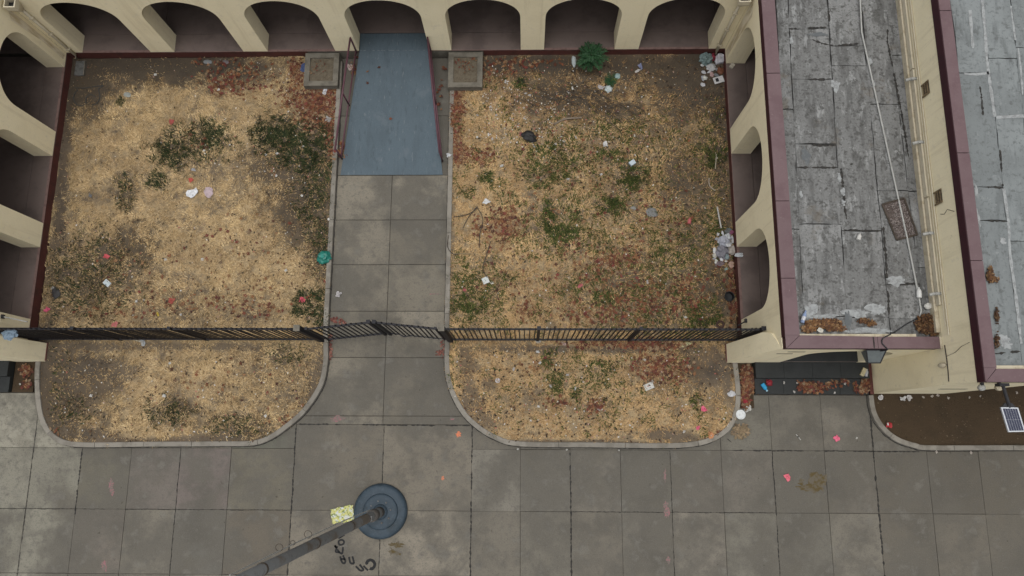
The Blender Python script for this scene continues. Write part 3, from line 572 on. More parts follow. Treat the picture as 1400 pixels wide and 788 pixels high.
# ---- entrance steps
def steps(xa, xb, label):
    t = thing('entrance_steps', label, 'steps', ((xa+xb)/2, YS-.4, 0)); k = 3
    MB().box(xa, xb, YS-.42, YS+.498, 0, .265).build('tread', 'slate', t); MB().box(xa, xb, YS-.84, YS-.424, 0, .13).build('tread', 'slate', t)
    n = 4; MB().box(xa+.1, xb-.1, YS+.01, YS+1.05, FZ+.002, FZ+.006).build('landing', 'slate', t)
    for i in range(n):
        a = xa+(xb-xa)*i/n; b = xa+(xb-xa)*(i+1)/n; MB().box(a+.003, b-.003, YS-.415, YS+.49, .266, .278).build('tread_panel', 'slate', t, loc=(a, YS, .27))
        MB().box(a+.003, b-.003, YS-.835, YS-.43, .131, .142).build('tread_panel', 'slate', t, loc=(a, YS, .13))
steps(6.14, 9.15, 'dark slate painted entrance steps beside the taller block'); steps(-16.95, -14.12, 'dark slate painted entrance steps at the end of the three-arch wing')
# soil strips beside the steps
for a, b, c in ((5.66, 6.12, .75), (-14.1, -13.52, 1.12)):
    o = MB().box(a, b, c, YS-.004, -.05, .03).build('gutter_soil', 'bed'); o['kind'] = 'structure'

# ---- roof sheets of the right wing
ZR = 3.43
def roof_piece(parent, quad_px, z, material, name='roof_sheet', jit=.02, th=.012, ins=.010):
    c = [at(x, y, z) for x, y in quad_px]; ctr = sum(c, Vector())/4; pts = []
    for i in range(4):
        a, b = c[i], c[(i+1) % 4]; n = max(3, int((b-a).length/.16)); d = (b-a).normalized(); nn = Vector((-d.y, d.x, 0))
        off = 0
        for k in range(n):
            off = .6*off+random.uniform(-jit, jit)*.6; q = a+(b-a)*(k/n)+nn*(off if k else 0); q += (ctr-q).normalized()*ins; pts.append((q.x, q.y))
    s = sum(pts[i][0]*pts[(i+1) % len(pts)][1]-pts[(i+1) % len(pts)][0]*pts[i][1] for i in range(len(pts)))
    if s < 0: pts = pts[::-1]
    zt = [z+random.uniform(-.004, .009) for _ in pts]
    return MB().prism(pts, z-.02, zt).build(name, material, parent, loc=ctr)
def lin(p0, p1): return lambda y: p0[0]+(p1[0]-p0[0])*(y-p0[1])/(p1[1]-p0[1])
sO = lin((1060.5, 0), (1088, 455)); sA = lin((1077, 0), (1100, 455)); sB = lin((1131, 0), (1159.5, 455)); sC = lin((1177, 0), (1217, 455)); sD = lin((1210.5, 0), (1265, 455)); sE = lin((1233, 0), (1286, 455))
strips = [(sO, sA, [-22, 150, 314, 462]), (sA, sB, [-22, 40, 108.6, 197, 229, 307, 433, 462]), (sB, sC, [-22, 63, 90, 315.7, 434, 462]), (sC, sD, [-22, 143, 261, 388.6, 436, 462]), (sD, sE, [-22, 76, 262, 366, 462])]
for l, r, ys in strips:
    for i in range(len(ys)-1): roof_piece(wingR, [(l(ys[i]), ys[i]), (r(ys[i]), ys[i]), (r(ys[i+1]), ys[i+1]), (l(ys[i+1]), ys[i+1])], ZR, 'roof')
_bz = [0]
def blotch(parent, name, material, px, py, rx, ry, z, n=26, seed=0, rag=.35, rot=0):
    _bz[0] = (_bz[0]+1) % 7; z = z+.0006*_bz[0]
    rr = random.Random(seed+int(px*7+py)); c = at(px, py, z); sc = (H-z)/F; pts = []; o = 0
    for i in range(n):
        o = .5*o+rr.uniform(-rag, rag); a = 2*math.pi*i/n; k = max(.35, 1+o); x, y = rx*k*math.cos(a)*sc, ry*k*math.sin(a)*sc
        pts.append((c.x+x*math.cos(rot)-y*math.sin(rot), c.y+x*math.sin(rot)+y*math.cos(rot)))
    return MB().prism(pts, z-.0001, z+.0004).build(name, material, parent, loc=c)
for (px, py, rx, ry, k) in ((1102, 213, 6, 13, 'patchdark'), (1143, 118, 6, 10, 'patchlight'), (1148, 243, 3, 7, 'patchlight'), (1152, 262, 3, 5, 'patchlight'), (1153, 277, 3, 5, 'patchlight'), (1107, 425, 9, 9, 'patchlight'), (1125, 434, 20, 4, 'patchlight'), (1172, 428, 16, 6, 'patchlight'), (1200, 424, 12, 7, 'patchlight'), (1082, 55, 3, 8, 'patchlight'), (1190, 84, 3, 5, 'patchlight'), (1194, 115, 3, 6, 'patchlight'), (1225, 385, 12, 6, 'patchlight'), (1190, 452, 30, 4, 'patchlight'), (1130, 452, 20, 3, 'patchdark'), (1236, 60, 4, 11, 'patchdark'), (1095, 265, 2, 6, 'patchlight'), (1118, 47, 14, 3, 'patchdark'), (1160, 440, 5, 12, 'patchdark')):
    blotch(wingR, 'roof_patch', M[k], px, py, rx, ry, ZR+.009, seed=3)
def roof_crack(parent, pts, z, w=.02):
    P = [at(x, y, z) for x, y in pts]
    for i in range(len(P)-1): crack(parent, (P[i].x, P[i].y), (P[i+1].x, P[i+1].y), w, z, .85)
for ln in ([(1104, 107.5), (1118, 109), (1136, 108)], [(1110, 198), (1125, 199), (1143, 198)], [(1091, 229), (1145, 229.5)], [(1154, 315), (1206, 316)], [(1110, 54), (1125, 60), (1140, 63), (1174, 60)], [(1078, 39.5), (1130, 38)], [(1206, 142), (1232, 143)], [(1131, 0), (1134, 30)], [(1213, 40), (1214, 60), (1222, 100), (1232, 150), (1242, 215)], [(1150, 230), (1157, 300)], [(1208, 310), (1216, 430)], [(1216, 389), (1252, 388)], [(1150, 226), (1166, 224)]):
    roof_crack(wingR, ln, ZR+.009, .03)

# ---- taller block
tall = thing('taller_block', 'taller cream stucco block with maroon coping and pale grey sheet roof', 'building', (13, 6, 0))
ZT = 4.75; TE = 19.0; OX = 11.16
box_part(tall, 'wall', 'stucco', TX, TX+.3, TY, 15, 0, ZT)                                   # west wall
box_part(tall, 'wall', 'stucco', TX+.302, OX, TY+.001, TY+.35, 0, ZT)                         # south wall up to the porch opening
box_part(tall, 'wall', 'stucco', OX-.35, OX-.002, TY+.352, TY+2.8, 0, ZT-.3); box_part(tall, 'porch_wall', 'stucco', OX-.35, TE, TY+2.8, TY+3.1, 0, ZT-.3)
box_part(tall, 'lintel', 'stucco', OX+.002, TE, TY+.001, TY+.35, 4.25, ZT); box_part(tall, 'wall', 'stucco', TE-1.5, TE-.002, TY+.004, TY+.346, 0, 4.25)
box_part(tall, 'plinth', 'plinth', TX-.1, TX-.004, TY-.02, YS-.01, -.05, .16)
box_part(tall, 'roof_deck', 'tar', TX+.3, TE, TY+.3, 15, ZT-.2, ZT+.015)
ysT = [1.12, 3.62, 6.0, 9.38, 12, 15]
for i in range(5): box_part(tall, 'coping', 'maroon', TX-.005, TX+.25, ysT[i]+(.27 if i == 0 else .005), ysT[i+1]-.012, 4.955, 4.985)
MB().prism([(TX-.005, 1.1), (TX+.25, 1.385), (TX-.005, 1.385)], 4.955, 4.985).build('coping', 'maroon', tall)
MB().prism([(TX+.003, 1.1), (12.2, 1.1), (12.2, 1.365), (TX+.25, 1.365)], 4.955, 4.985).build('coping', 'maroon', tall); box_part(tall, 'coping', 'maroon', 12.21, TE, 1.1, 1.365, 4.955, 4.985)
box_part(tall, 'fascia', 'fascia', TX-.012, TX+.245, 1.37, 15, 4.71, 4.953); box_part(tall, 'fascia', 'fascia', TX-.012, TE, 1.107, 1.368, 4.71, 4.953)
box_part(tall, 'inner_ledge', 'ledge', TX+.27, TE, 1.37, 1.44, 4.7, 4.9)
ZTR = ZT+.03; t0 = lin((1300, 0), (1357, 502)); t1 = lin((1342.5, 0), (1397, 490)); t2 = lin((1381, 0), (1437, 490)); t3 = lin((1420, 0), (1478, 490)); t4 = lin((1462, 0), (1520, 490))
for l, r, ys in ((t0, t1, [-22, 100, 256, 302, 505]), (t1, t2, [-22, 80, 330, 505]), (t2, t3, [-22, 65, 220, 410, 505]), (t3, t4, [-22, 150, 380, 505])):
    for i in range(len(ys)-1): roof_piece(tall, [(l(ys[i]), ys[i]), (r(ys[i]), ys[i]), (r(ys[i+1]), ys[i+1]), (l(ys[i+1]), ys[i+1])], ZTR, 'roof2')
def seam(parent, pts, z, w=.045):
    P = [at(x, y, z) for x, y in pts]; m = MB(); line = catmull(P, .1); n = len(line); A = []
    for i, p in enumerate(line):
        t = (line[min(i+1, n-1)]-line[max(i-1, 0)]).normalized(); nn = Vector((-t.y, t.x, 0)); ww = w*random.uniform(.5, 1)
        A.append((p+nn*ww, p-nn*ww*.8))
    for i in range(n-1): m.quad(A[i][1], A[i+1][1], A[i+1][0], A[i][0])
    m.build('seam_coating', 'patchlight', parent, loc=P[0])
zz = ZTR+.009
seam(tall, [(1342.9, -20), (1343, 0), (1347, 50), (1349, 80), (1353, 112), (1360, 160)], zz); seam(tall, [(1318, 101), (1335, 102), (1352, 100)], zz); seam(tall, [(1326, 14), (1328, 40), (1330, 66)], zz, .05)
seam(tall, [(1372, 258), (1376, 285), (1379, 310), (1381, 350), (1388, 400), (1396, 470)], zz); seam(tall, [(1382, 8), (1386, 40), (1388, 55)], zz, .03); seam(tall, [(1362, 161), (1400, 159)], zz, .05); seam(tall, [(1392, 66), (1396, 100), (1398, 130)], zz, .03)
for ln in ([(1341, 302), (1360, 302), (1378, 303)], [(1349, 256), (1372, 257)], [(1367, 205), (1371, 255)], [(1340, 118), (1342, 135), (1344, 158)], [(1360, 484), (1395, 480)]): roof_crack(tall, ln, zz, .025)
for (px, py, rx, ry) in ((1373, 464, 7, 6), (1376, 472, 7, 5), (1371, 330, 4, 6), (1335, 262, 2, 9), (1338, 300, 2, 12)): blotch(tall, 'roof_patch', M['patchlight'], px, py, rx, ry, zz, seed=5)
# wall base flashing, conduits, straps and broken vents on the west wall above the low roof
fz = ZR+.004
m = MB().prism([(TX-.1, 2.3), (TX-.004, 2.3), (TX-.004, 12), (TX-.1, 12)], fz, fz+.17); m.build('base_flashing', 'ledge', tall)
m = MB()
for a, b in ((2.9, 5.4), (5.43, 8.6), (8.63, 12)): MB().box(TX-.06, TX-.005, a, b, fz+.2, fz+.33).build('cable_duct', 'pipe', tall)
MB().tube([(TX-.03, 2.4, fz+.42), (TX-.03, 5, fz+.41), (TX-.03, 8, fz+.43), (TX-.03, 12, fz+.42)], .011).build('conduit', 'pipe', tall); MB().tube([(TX-.025, 2.2, fz+.50), (TX-.025, 12, fz+.505)], .014).build('conduit', 'pipe', tall)
for yy in (3.15, 4.55, 6.75, 8.35):
    MB().box(TX-.13, TX-.002, yy-.03, yy+.03, fz+.3, fz+.36).tube([(TX-.13, yy, fz+.33), (TX-.24, yy-.02, fz+.3)], .035).build('strap', 'greypipe', tall)
M['ventback'] = mat('vent_back', (.06, .045, .03), [(20, .45, .6, (.15, .12, .085), .8)]); M['rustslat'] = mat('rusty_slat', (.22, .16, .09), [(18, .45, .6, (.09, .06, .035), .8)])
for px, py in ((1258, 122), (1273, 270)):
    zc = 4.12; c = at(px, py, zc); yy = c.y
    MB().box(TX-.014, TX-.003, yy-.15, yy+.15, zc-.13, zc+.13).build('vent_opening', M['ventback'], tall)
    m = MB()
    for k in range(3): m.box(TX-.03, TX-.015, yy-.15, yy+.15, zc-.11+k*.09, zc-.08+k*.09)
    for k in (-1, 1): m.box(TX-.034, TX-.015, yy+k*.14-.018, yy+k*.14+.018, zc-.15, zc+.15)
    m.build('vent_slat', 'rustslat', tall)
def wcrack(parent, pts, mname='crack'):   # hairline crack on the west wall: (y,z) list
    m = MB().tube([(TX-.002, y, z) for y, z in pts], .006, 5); m.build('wall_crack', mname, parent)
wcrack(tall, [(4.9, 4.1), (4.85, 4.25), (4.92, 4.38), (4.86, 4.5), (4.8, 4.62)]); wcrack(tall, [(1.75, 3.7), (1.8, 4.05), (1.9, 4.3), (1.95, 4.6)])
MB().tube([(TX-.012, 2.0, 3.7), (TX-.012, 1.7, 3.72), (TX-.012, 1.45, 3.72), (TX-.012, 1.2, 3.7)], .012).build('conduit', 'bark', tall)
MB().box(11.3, 12, TY-.004, TY, 3.1, 3.2).build('wall_slot', 'dark', tall)
MB().box(9.95, 10.6, TY-.003, TY+.0005, 2.0, 2.14).build('wall_slot', 'dark', tall)
for zq, a, b in ((2.75, 6.15, 6.55), (2.35, 6.02, 6.4)): MB().box(a, b, YS-.004, YS+.001, zq-.04, zq+.04).build('wall_slot', 'bark', wingR)

# ================================================================== THINGS
# ---- rainwater heads and downpipes
def downpipe(x, y, sx, label):
    t = thing('downpipe', label, 'downpipe', (x, y, .1)); 
    MB().tube([(x, y-.04, .28), (x, y+.03, .36), (x, y+.03, 1.6), (x, y+.03, 2.7)], .042, 10).build('pipe', 'pipe', t, smooth=True)
    for z in (.7, 1.5, 2.3): MB().box(x-.055, x+.055, y-.02, y+.079, z-.02, z+.02).build('clip', 'pipe', t)
    h = MB(); a, b, c, d = x-.15, x+.15, y-.19, y+.07
    h.v = [(a, c, 3.0), (b, c, 3.0), (b, d, 3.0), (a, d, 3.0), (x-.05, y-.03, 2.7), (x+.05, y-.03, 2.7), (x+.05, d, 2.7), (x-.05, d, 2.7)]
    h.f = [(4, 5, 1, 0), (5, 6, 2, 1), (6, 7, 3, 2), (7, 4, 0, 3), (7, 6, 5, 4)]
    hp = h.build('rainwater_head', 'pipe', t); m = MB()
    m.box(a, b, c, c+.03, 3.0, 3.16).box(a, b, d-.03, d, 3.0, 3.16).box(a, a+.03, c+.031, d-.031, 3.0, 3.16).box(b-.03, b, c+.031, d-.031, 3.0, 3.16); m.build('rim', 'pipe', hp)
    MB().box(a+.031, b-.031, c+.031, d-.031, 3.0, 3.02).build('drain_hole', 'dark', hp)
downpipe(5.56, 10.99, 1, 'cream downpipe with rain head in the corner above the heaped bags'); downpipe(-13.36, 10.99, -1, 'cream downpipe with rain head in the corner above the concrete splash block')
# stains from the rain heads belong to the walls
def stain(parent, verts): 
    m = MB(); n = len(verts); m.v = [tuple(v) for v in verts]; m.f = [tuple(range(n))]; m.build('water_stain', 'stain', parent)

stain(wingR, [(XR-.003, 10.95, .5), (XR-.003, 10.72, .5), (XR-.003, 10.7, 1.2), (XR-.003, 10.62, 2.0), (XR-.003, 10.55, 2.9), (XR-.003, 10.95, 3.1)])
stain(wingL, [(XL+.003, 10.98, .45), (XL+.003, 10.8, .5), (XL+.003, 10.83, 1.5), (XL+.003, 10.7, 2.7), (XL+.003, 10.95, 2.9)])
M['ramp_edge'] = mat('worn_ramp_edge', (.16, .18, .19), [(9, .44, .54, (.06, .08, .1), .95)], .8)
# ---- blue ramp
rp = thing('entry_ramp', 'blue painted concrete ramp rising from the walkway to the middle arch', 'ramp', (-3.87, 9, 0))
A0, A1, B0, B1 = -5.36, -2.40, -4.885, -2.835
m = MB(); yt = YB+.5
m.v = [(A0, 7.37, .0), (A1, 7.37, .0), (B1, YB, -.02), (B0, YB, -.02), (A0, 7.37, .012), (A1, 7.37, .012), (B1, YB, FZ+.006), (B0, YB, FZ+.006)]
m.f = [(4, 5, 6, 7), (0, 1, 5, 4), (1, 2, 6, 5), (2, 3, 7, 6), (3, 0, 4, 7), (3, 2, 1, 0)]
m.build('ramp_slope', 'ramp', rp)
MB().prism([(B0, YB+.002), (B1, YB+.002), (B1, yt+.05), (B0, yt+.05)], FZ+.003, FZ+.007).build('landing', 'ramp', rp)
MB().quad((B0+.02, YB-.003, FZ+.0072), (B1-.02, YB-.003, FZ+.0072), (B1-.02, YB+.009, FZ+.0076), (B0+.02, YB+.009, FZ+.0076)).build('worn_edge', M['ramp_edge'], rp)
# ---- handrails
def handrail(pts, label):
    """pts: foot points (x,y,z) top, middle, bottom"""
    t = thing('handrail', label, 'handrail', pts[1]); h = .83; r = .024
    tops = [Vector(p)+Vector((0, 0, h-(.05 if i == 2 else 0))) for i, p in enumerate(pts)]
    ext = tops[2]+(tops[2]-tops[1])*.03
    MB().tube([tops[0], tops[1], ext], .027, 8).build('top_rail', 'rail', t, smooth=True)
    low = [Vector(p)+Vector((0, 0, .12)) for p in pts]; MB().tube(low, .022, 8).build('bottom_rail', 'rail', t, smooth=True)
    for p, q in zip(pts, tops): MB().tube([p, q], r, 8).build('post', 'rail', t, smooth=True)
handrail([(-4.97, 11.02, .37), (-5.15, 9.42, .22), (-5.33, 7.85, .05)], 'maroon handrail on the ramp side next to the lawn with the teal bag')
handrail([(-2.78, 11.02, .37), (-2.6, 9.4, .22), (-2.41, 7.76, .05)], 'maroon handrail on the ramp side next to the lawn with the sapling')
# ---- planters
def planter(xa, xb, ya, yb, label):
    t = thing('planter', label, 'planter', ((xa+xb)/2, (ya+yb)/2, .0)); w = .15; zt = .34
    m = MB().box(xa, xb, ya, ya+w, 0, zt).box(xa, xb, yb-w, yb, 0, zt-.001).box(xa, xa+w, ya+w+.001, yb-w-.001, 0, zt-.002).box(xb-w, xb, ya+w+.001, yb-w-.001, 0, zt-.002); m.build('box', 'planter', t)
    m = MB(); n = 8; V = [[(xa+w+(xb-xa-2*w)*i/n, ya+w+(yb-ya-2*w)*j/n, .285+random.uniform(-.015, .025)) for i in range(n+1)] for j in range(n+1)]
    for r in V: m.v += r
    m.f = [(j*(n+1)+i, j*(n+1)+i+1, (j+1)*(n+1)+i+1, (j+1)*(n+1)+i) for i in range(n) for j in range(n)]; m.build('soil', mat('planter_soil', (.125, .105, .075), [(12, .45, .65, (.08, .06, .04), .7), (40, .5, .7, (.2, .155, .1), .5)], .95, .01, 40), t)
    return t
planter(-6.5, -5.5, 10.0, YB-.03, 'square concrete planter by the ramp on the side with the heaped leaves'); planter(-2.27, -1.27, 9.93, YB-.03, 'square concrete planter by the ramp on the sapling side')

# ---- fence and gate
YF = 2.56
pk = None
def picket_mesh(h):
    m = MB().box(-.0125, .0125, -.0125, .0125, 0, h); n = len(m.v); m.v += [(-.0125, -.0125, h), (.0125, -.0125, h), (.0125, .0125, h), (-.0125, .0125, h), (0, 0, h+.03)]
    m.f += [(n, n+1, n+4), (n+1, n+2, n+4), (n+2, n+3, n+4), (n+3, n, n+4)]; return m
def fence_panel(name, label, cat, p0, p1, z0, posts, first, group=None, bend=None, sp=.124, frame=False):
    a = Vector((*p0, z0)); b = Vector((*p1, z0)); L = (b-a).length; ang = math.atan2(b.y-a.y, b.x-a.x)
    t = thing(name, label, cat, a, ang, group)
    for z, nm in ((2.12, 'top_rail'), (.16, 'bottom_rail')):
        if bend and nm == 'bottom_rail':
            pts = [(0, 0, z)]+[(L*u, d, z+e) for u, d, e in bend]+[(L, 0, z)]; MB().tube(pts, .022, 4).build(nm, 'iron', t, world=False)
        else: MB().box(.0, L, -.025, .025, z-.022, z+.022).build(nm, 'iron', t, world=False)
    n = int(L/sp); src = None
    for i in range(n):
        u = (i+.5)*L/n
        if any(abs(u-q[0]) < .06 for q in posts): continue
        if src is None: src = picket_mesh(2.22).build('picket', 'iron', t, loc=(u, 0, .02), world=False); continue
        inst(src, (u, random.uniform(-.002, .002), .02), t, (random.uniform(-.006, .006), random.uniform(-.008, .008), 0))
    for u, s, h in posts:
        p = MB().box(-s, s, -s, s, -.06, h).build('post', 'iron', t, loc=(u, 0, 0), world=False)
        MB().box(-s-.012, s+.012, -s-.012, s+.012, h, h+.025).build('cap', 'planter' if s > .05 else 'iron', p, loc=(0, 0, 0), world=False)
    return t
fence_panel('iron_fence', 'black iron picket fence crossing the lawn with the teal bag', 'fence', (-13.58, YF), (-5.56, YF), .09, [(.05, .03, 2.25), (2.4, .03, 2.25), (4.8, .03, 2.25), (7.98, .065, 2.3)], None)
fence_panel('iron_fence', 'black iron picket fence crossing the lawn with the sapling', 'fence', (-2.1, YF), (5.79, YF), .09, [(.04, .065, 2.3), (2.42, .035, 2.3), (4.9, .03, 2.25), (7.84, .04, 2.3)], None)
fence_panel('gate_leaf', 'black iron gate leaf ajar, hinged beside the lawn with the teal bag', 'gate', (-5.44, 2.565), (-3.84, 2.735), .04, [(.025, .022, 2.2), (1.575, .035, 2.25)], None, None)
fence_panel('gate_leaf', 'black iron gate leaf with bent bottom rail, hinged beside the lawn with the sapling', 'gate', (-2.2, 2.575), (-3.77, 2.735), .04, [(.025, .022, 2.2), (1.54, .035, 2.25)], None, None, [(.6, .0, 0), (.72, .05, .02), (.8, .0, .06)])
t = at(735, 467, .1); MB().lathe([(.085, .08), (.09, .1), (.06, .115), (.045, .13)], 16, (.32, YF-.02)).build('post_collar', 'greypipe', None)
tag(bpy.data.objects['post_collar'], 'round pale metal collar at the foot of an iron fence post', 'collar')
def wall_bracket(x, y, z, x2, label):
    t = thing('wall_bracket', label, 'bracket', (x, y, z)); MB().box(x-.04, x+.04, y-.05, y+.05, z-.04, z+.04).build('plate', 'darkmetal', t); MB().tube([(x, y, z), (x2, y-.12, z-.1)], .018, 6).build('arm', 'greypipe' if x < 0 else 'darkmetal', t)
wall_bracket(XR-.02, 2.98, .9, XR-.22, 'small dark iron bracket on the pier beside the fence end, sapling side'); wall_bracket(XL+.02, 2.98, 1.5, XL+.62, 'pale rod on a dark bracket fixed to the pier at the fence end')

# ---- lamp post
lp = thing('lamp_post', 'tall rust-streaked grey lamp post on a round blue concrete base', 'lamp post', (-3.79, -1.96, 0))
cx, cy = -3.82, -1.96
MB().lathe([(.70, .0), (.71, .03), (.70, .1), (.675, .15), (.63, .175), (.56, .18), (.46, .185)], 48, (cx, cy)).build('base_ring', 'lampblue', lp, smooth=True)
MB().lathe([(.46, .185), (.45, .21), (.43, .225), (.38, .232), (.24, .236), (.2, .24)], 48, (cx+.02, cy)).build('base_drum', 'lampblue', lp, smooth=True)
MB().lathe([(.2, .238), (.195, .26), (.165, .28), (.15, .3)], 32, (cx+.02, cy)).build('collar', 'lampblue', lp, smooth=True)
top = Vector((cx-.24, cy-.05, 11.2)); bot = Vector((cx+.02, cy, .28)); PA = lambda t: bot.lerp(top, t)
MB().tube([bot, PA(.03), PA(.05), PA(.1), PA(.3), PA(.6), PA(1)], [.14, .132, .125, .118, .106, .094, .08], 20).build('pole', 'pole', lp, smooth=True)
MB().tube([PA(.055), PA(.056), PA(.09), PA(.091)], [.12, .148, .145, .12], 20).build('sleeve', mat('rusty_sleeve', (.1, .092, .085), [(6, .4, .6, (.1, .085, .07), .8)], .8), lp, smooth=True)
for k in range(8):
    a = k*math.pi/4+.2; MB().lathe([(.022, .236), (.022, .262), (.01, .27)], 8, (cx+.02+.28*math.cos(a), cy+.28*math.sin(a))).build('bolt', 'pole', lp)
for q in (.14, .27, .5, .74): MB().tube([PA(q), PA(q+.004)], .122-q*.03, 20).build('band', 'bark', lp)
MB().tube([PA(.1)+Vector((-.02, .16, 0)), PA(.3)+Vector((-.03, .17, 0)), PA(.6)+Vector((-.02, .16, 0)), PA(.85)+Vector((0, .13, 0))], .012, 6).build('cable', 'greypipe', lp)
for q, rr in ((.535, .07), (.61, .04), (.67, .06)):
    c = PA(q)+Vector((-.03, .14+rr, 0)); MB().tube([c+Vector((rr*math.cos(a), rr*math.sin(a), rr*math.sin(a)*.3)) for a in [k*2*math.pi/14 for k in range(14)]], .0055, 5, True).build('wire_coil', 'bark', lp)
MB().box(top.x-.14, top.x+.14, top.y-.5, top.y+.1, 11.2, 11.36).build('lamp_head', 'darkmetal', lp); MB().box(top.x-.11, top.x+.11, top.y-.46, top.y-.1, 11.185, 11.199).build('lens', 'lens', lp)

c = PA(.12); MB().box(c.x+.1, c.x+.134, c.y-.06, c.y+.06, c.z-.15, c.z+.15).build('access_plate', 'pole', lp)
# ---- lamp on the low parapet, solar lamp, small fixtures
t = thing('wall_lamp', 'grey wedge shaped wall lamp under the maroon coping above the entrance steps', 'lamp', (7.93, YS, 3.2))
m = MB(); m.v = [(7.7, YS-.02, 3.36), (8.15, YS-.02, 3.36), (8.12, YS-.03, 3.02), (7.73, YS-.03, 3.02), (7.79, YS-.3, 3.18), (8.07, YS-.3, 3.18), (8.06, YS-.28, 3.06), (7.8, YS-.28, 3.06)]
m.f = [(0, 1, 2, 3), (1, 0, 4, 5), (4, 7, 6, 5), (3, 2, 6, 7), (0, 3, 7, 4), (2, 1, 5, 6)]; m.build('housing', 'lens', t)
MB().tube([(7.69, YS-.025, 3.372), (8.16, YS-.025, 3.372)], .018, 6).build('frame_bar', 'darkmetal', t)
for a, b in (((7.7, YS-.02, 3.365), (7.79, YS-.302, 3.185)), ((8.15, YS-.02, 3.365), (8.07, YS-.302, 3.185)), ((7.79, YS-.302, 3.185), (8.07, YS-.302, 3.185))): MB().tube([a, b], .012, 6).build('frame_bar', 'darkmetal', t)
t = thing('solar_lamp', 'solar powered lamp with white framed panel on a dark arm', 'lamp', (9.84, TY-.05, 4.62))
pc = [at(1368.5, 557, 4.62), at(1392, 557.5, 4.62), at(1402, 590.5, 4.58), at(1379, 591, 4.58)]
def lerp4(u, v): return pc[0].lerp(pc[1], u).lerp(pc[3].lerp(pc[2], u), v)
m = MB(); UV = [(0, 0), (1, 0), (1, 1), (0, 1)]; q = [lerp4(u, v) for u, v in UV]; m.v = [tuple(p-Vector((0, 0, .04))) for p in q]+[tuple(p) for p in q]; m.f = [(3, 2, 1, 0)[::-1], (7, 6, 5, 4), (0, 1, 5, 4), (1, 2, 6, 5), (2, 3, 7, 6), (3, 0, 4, 7)]
pf = m.build('panel_frame', 'alu', t)
for i in range(6):
    for j in range(2):
        m = MB(); a, b = .075+i*.1435, .075+i*.1435+.128; c, d = (.05, .497) if j == 0 else (.503, .95)
        q = [lerp4(a, c), lerp4(b, c), lerp4(b, d), lerp4(a, d)]; m.v = [(p.x, p.y, p.z+.003) for p in q]; m.f = [(3, 2, 1, 0)]; m.build('solar_cell', 'panelblue', pf)
a = at(1371, 527, 4.6); e = at(1379, 552, 4.62); a.y = min(a.y, 1.09)
MB().tube([a, e, lerp4(.5, .2)-Vector((0, 0, .06))], .035, 8).build('arm', 'darkmetal', t); MB().box(a.x-.1, a.x+.1, a.y-.02, 1.1, 4.5, 4.66).build('mount', 'darkmetal', t)
e2 = lerp4(.5, 0)-Vector((0, 0, .025)); m = MB().prism([(e2.x-.17, e2.y-.03), (e2.x+.17, e2.y-.03), (e2.x+.07, e2.y+.09), (e2.x-.07, e2.y+.09)], e2.z-.04, e2.z+.01); m.build('hinge', 'darkmetal', t)
m = MB(); q = [lerp4(u, v)-Vector((0, 0, .09)) for u, v in ((.1, .1), (.9, .1), (.9, .8), (.1, .8))]; m.prism([(p.x, p.y) for p in q][::-1], q[0].z-.02, q[0].z+.045); m.build('lamp_body', 'darkmetal', t)
for x, lab in ((9.66, 'small wall fixture between the corner and the solar lamp'), (10.02, 'small white wall fixture past the solar lamp arm')):
    t = thing('wall_fixture', lab, 'fixture', (x, TY, 4.2)); MB().lathe([(.05, 4.12), (.07, 4.17), (.07, 4.23), (.03, 4.26)], 14, (x, TY-.1)).build('head', 'ledge' if x > 9.8 else 'greypipe', t); MB().box(x-.03, x+.03, TY-.1, TY-.002, 4.2, 4.25).build('bracket', 'darkmetal', t)
t = thing('wall_light', 'white oval bulkhead light on the taller block side wall', 'light', (TX, 1.55, 3.4))
c = Vector((TX, 1.57, 3.55)); m = MB()
for i, (s, d) in enumerate(((1, 0), (1, .04), (.7, .08), (.25, .095))):
    for k in range(16): a = 2*math.pi*k/16; m.v.append((c.x-d-.001, c.y+.06*s*math.cos(a), c.z+.13*s*math.sin(a)))
for i in range(3):
    for k in range(16): m.f.append((i*16+k, (i+1)*16+k, (i+1)*16+(k+1) % 16, i*16+(k+1) % 16))
m.f.append(tuple(48+k for k in range(16))); m.build('cover', 'ledge', t)

# ---- roof pipe and cable, gravel tray
zr = ZR+.03
pp = [at(x, y, zr) for x, y in ((1174.5, -25), (1176, 0), (1178, 44), (1197, 130), (1220, 235), (1240, 325), (1256, 405), (1259.5, 425), (1257, 433))]
tag(MB().tube(pp, [.021]*len(pp), 8).build('roof_conduit', 'greypipe', None, loc=pp[0], smooth=True), 'thin pale conduit lying slantwise across the lower grey roof', 'conduit')
pp = catmull([at(1257, 434, zr-.01), at(1240, 443, zr-.01), at(1222, 455, zr+.0), at(1214, 459, 3.64), at(1207, 463, 3.64), at(1206, 470, 3.64), Vector((8.05, YS-.04, 3.62)), Vector((8.0, YS-.05, 3.4))], .08)
tag(MB().tube(pp, .014, 6).build('lamp_cable', 'darkmetal', None, loc=pp[0], smooth=True), 'dark cable from the roof conduit over the coping to the wall lamp', 'cable')
pp = catmull([at(1194, 461, 3.63), at(1195, 470, 3.63), at(1195.5, 476, 3.625)], .05); MB().tube(pp, .012, 6).build('sealant_line', 'crack', wingR)
t = thing('gravel_tray', 'rusty framed tray of brown gravel lying under the roof conduit', 'tray', at(1230, 300, ZR))
gq = [at(x, y, ZR+.01) for x, y in ((1205.7, 280), (1235.7, 271.4), (1253.7, 321.4), (1225.7, 328.6))]; gp = [(p.x, p.y) for p in gq][::-1]
MB().prism(gp, ZR+.01, ZR+.014).build('tray_floor', 'rust', t)
for i in range(4): MB().tube([gq[i]+Vector((0, 0, .015)), gq[(i+1) % 4]+Vector((0, 0, .015))], .022, 6).build('rim', 'bark', t)
m = MB()
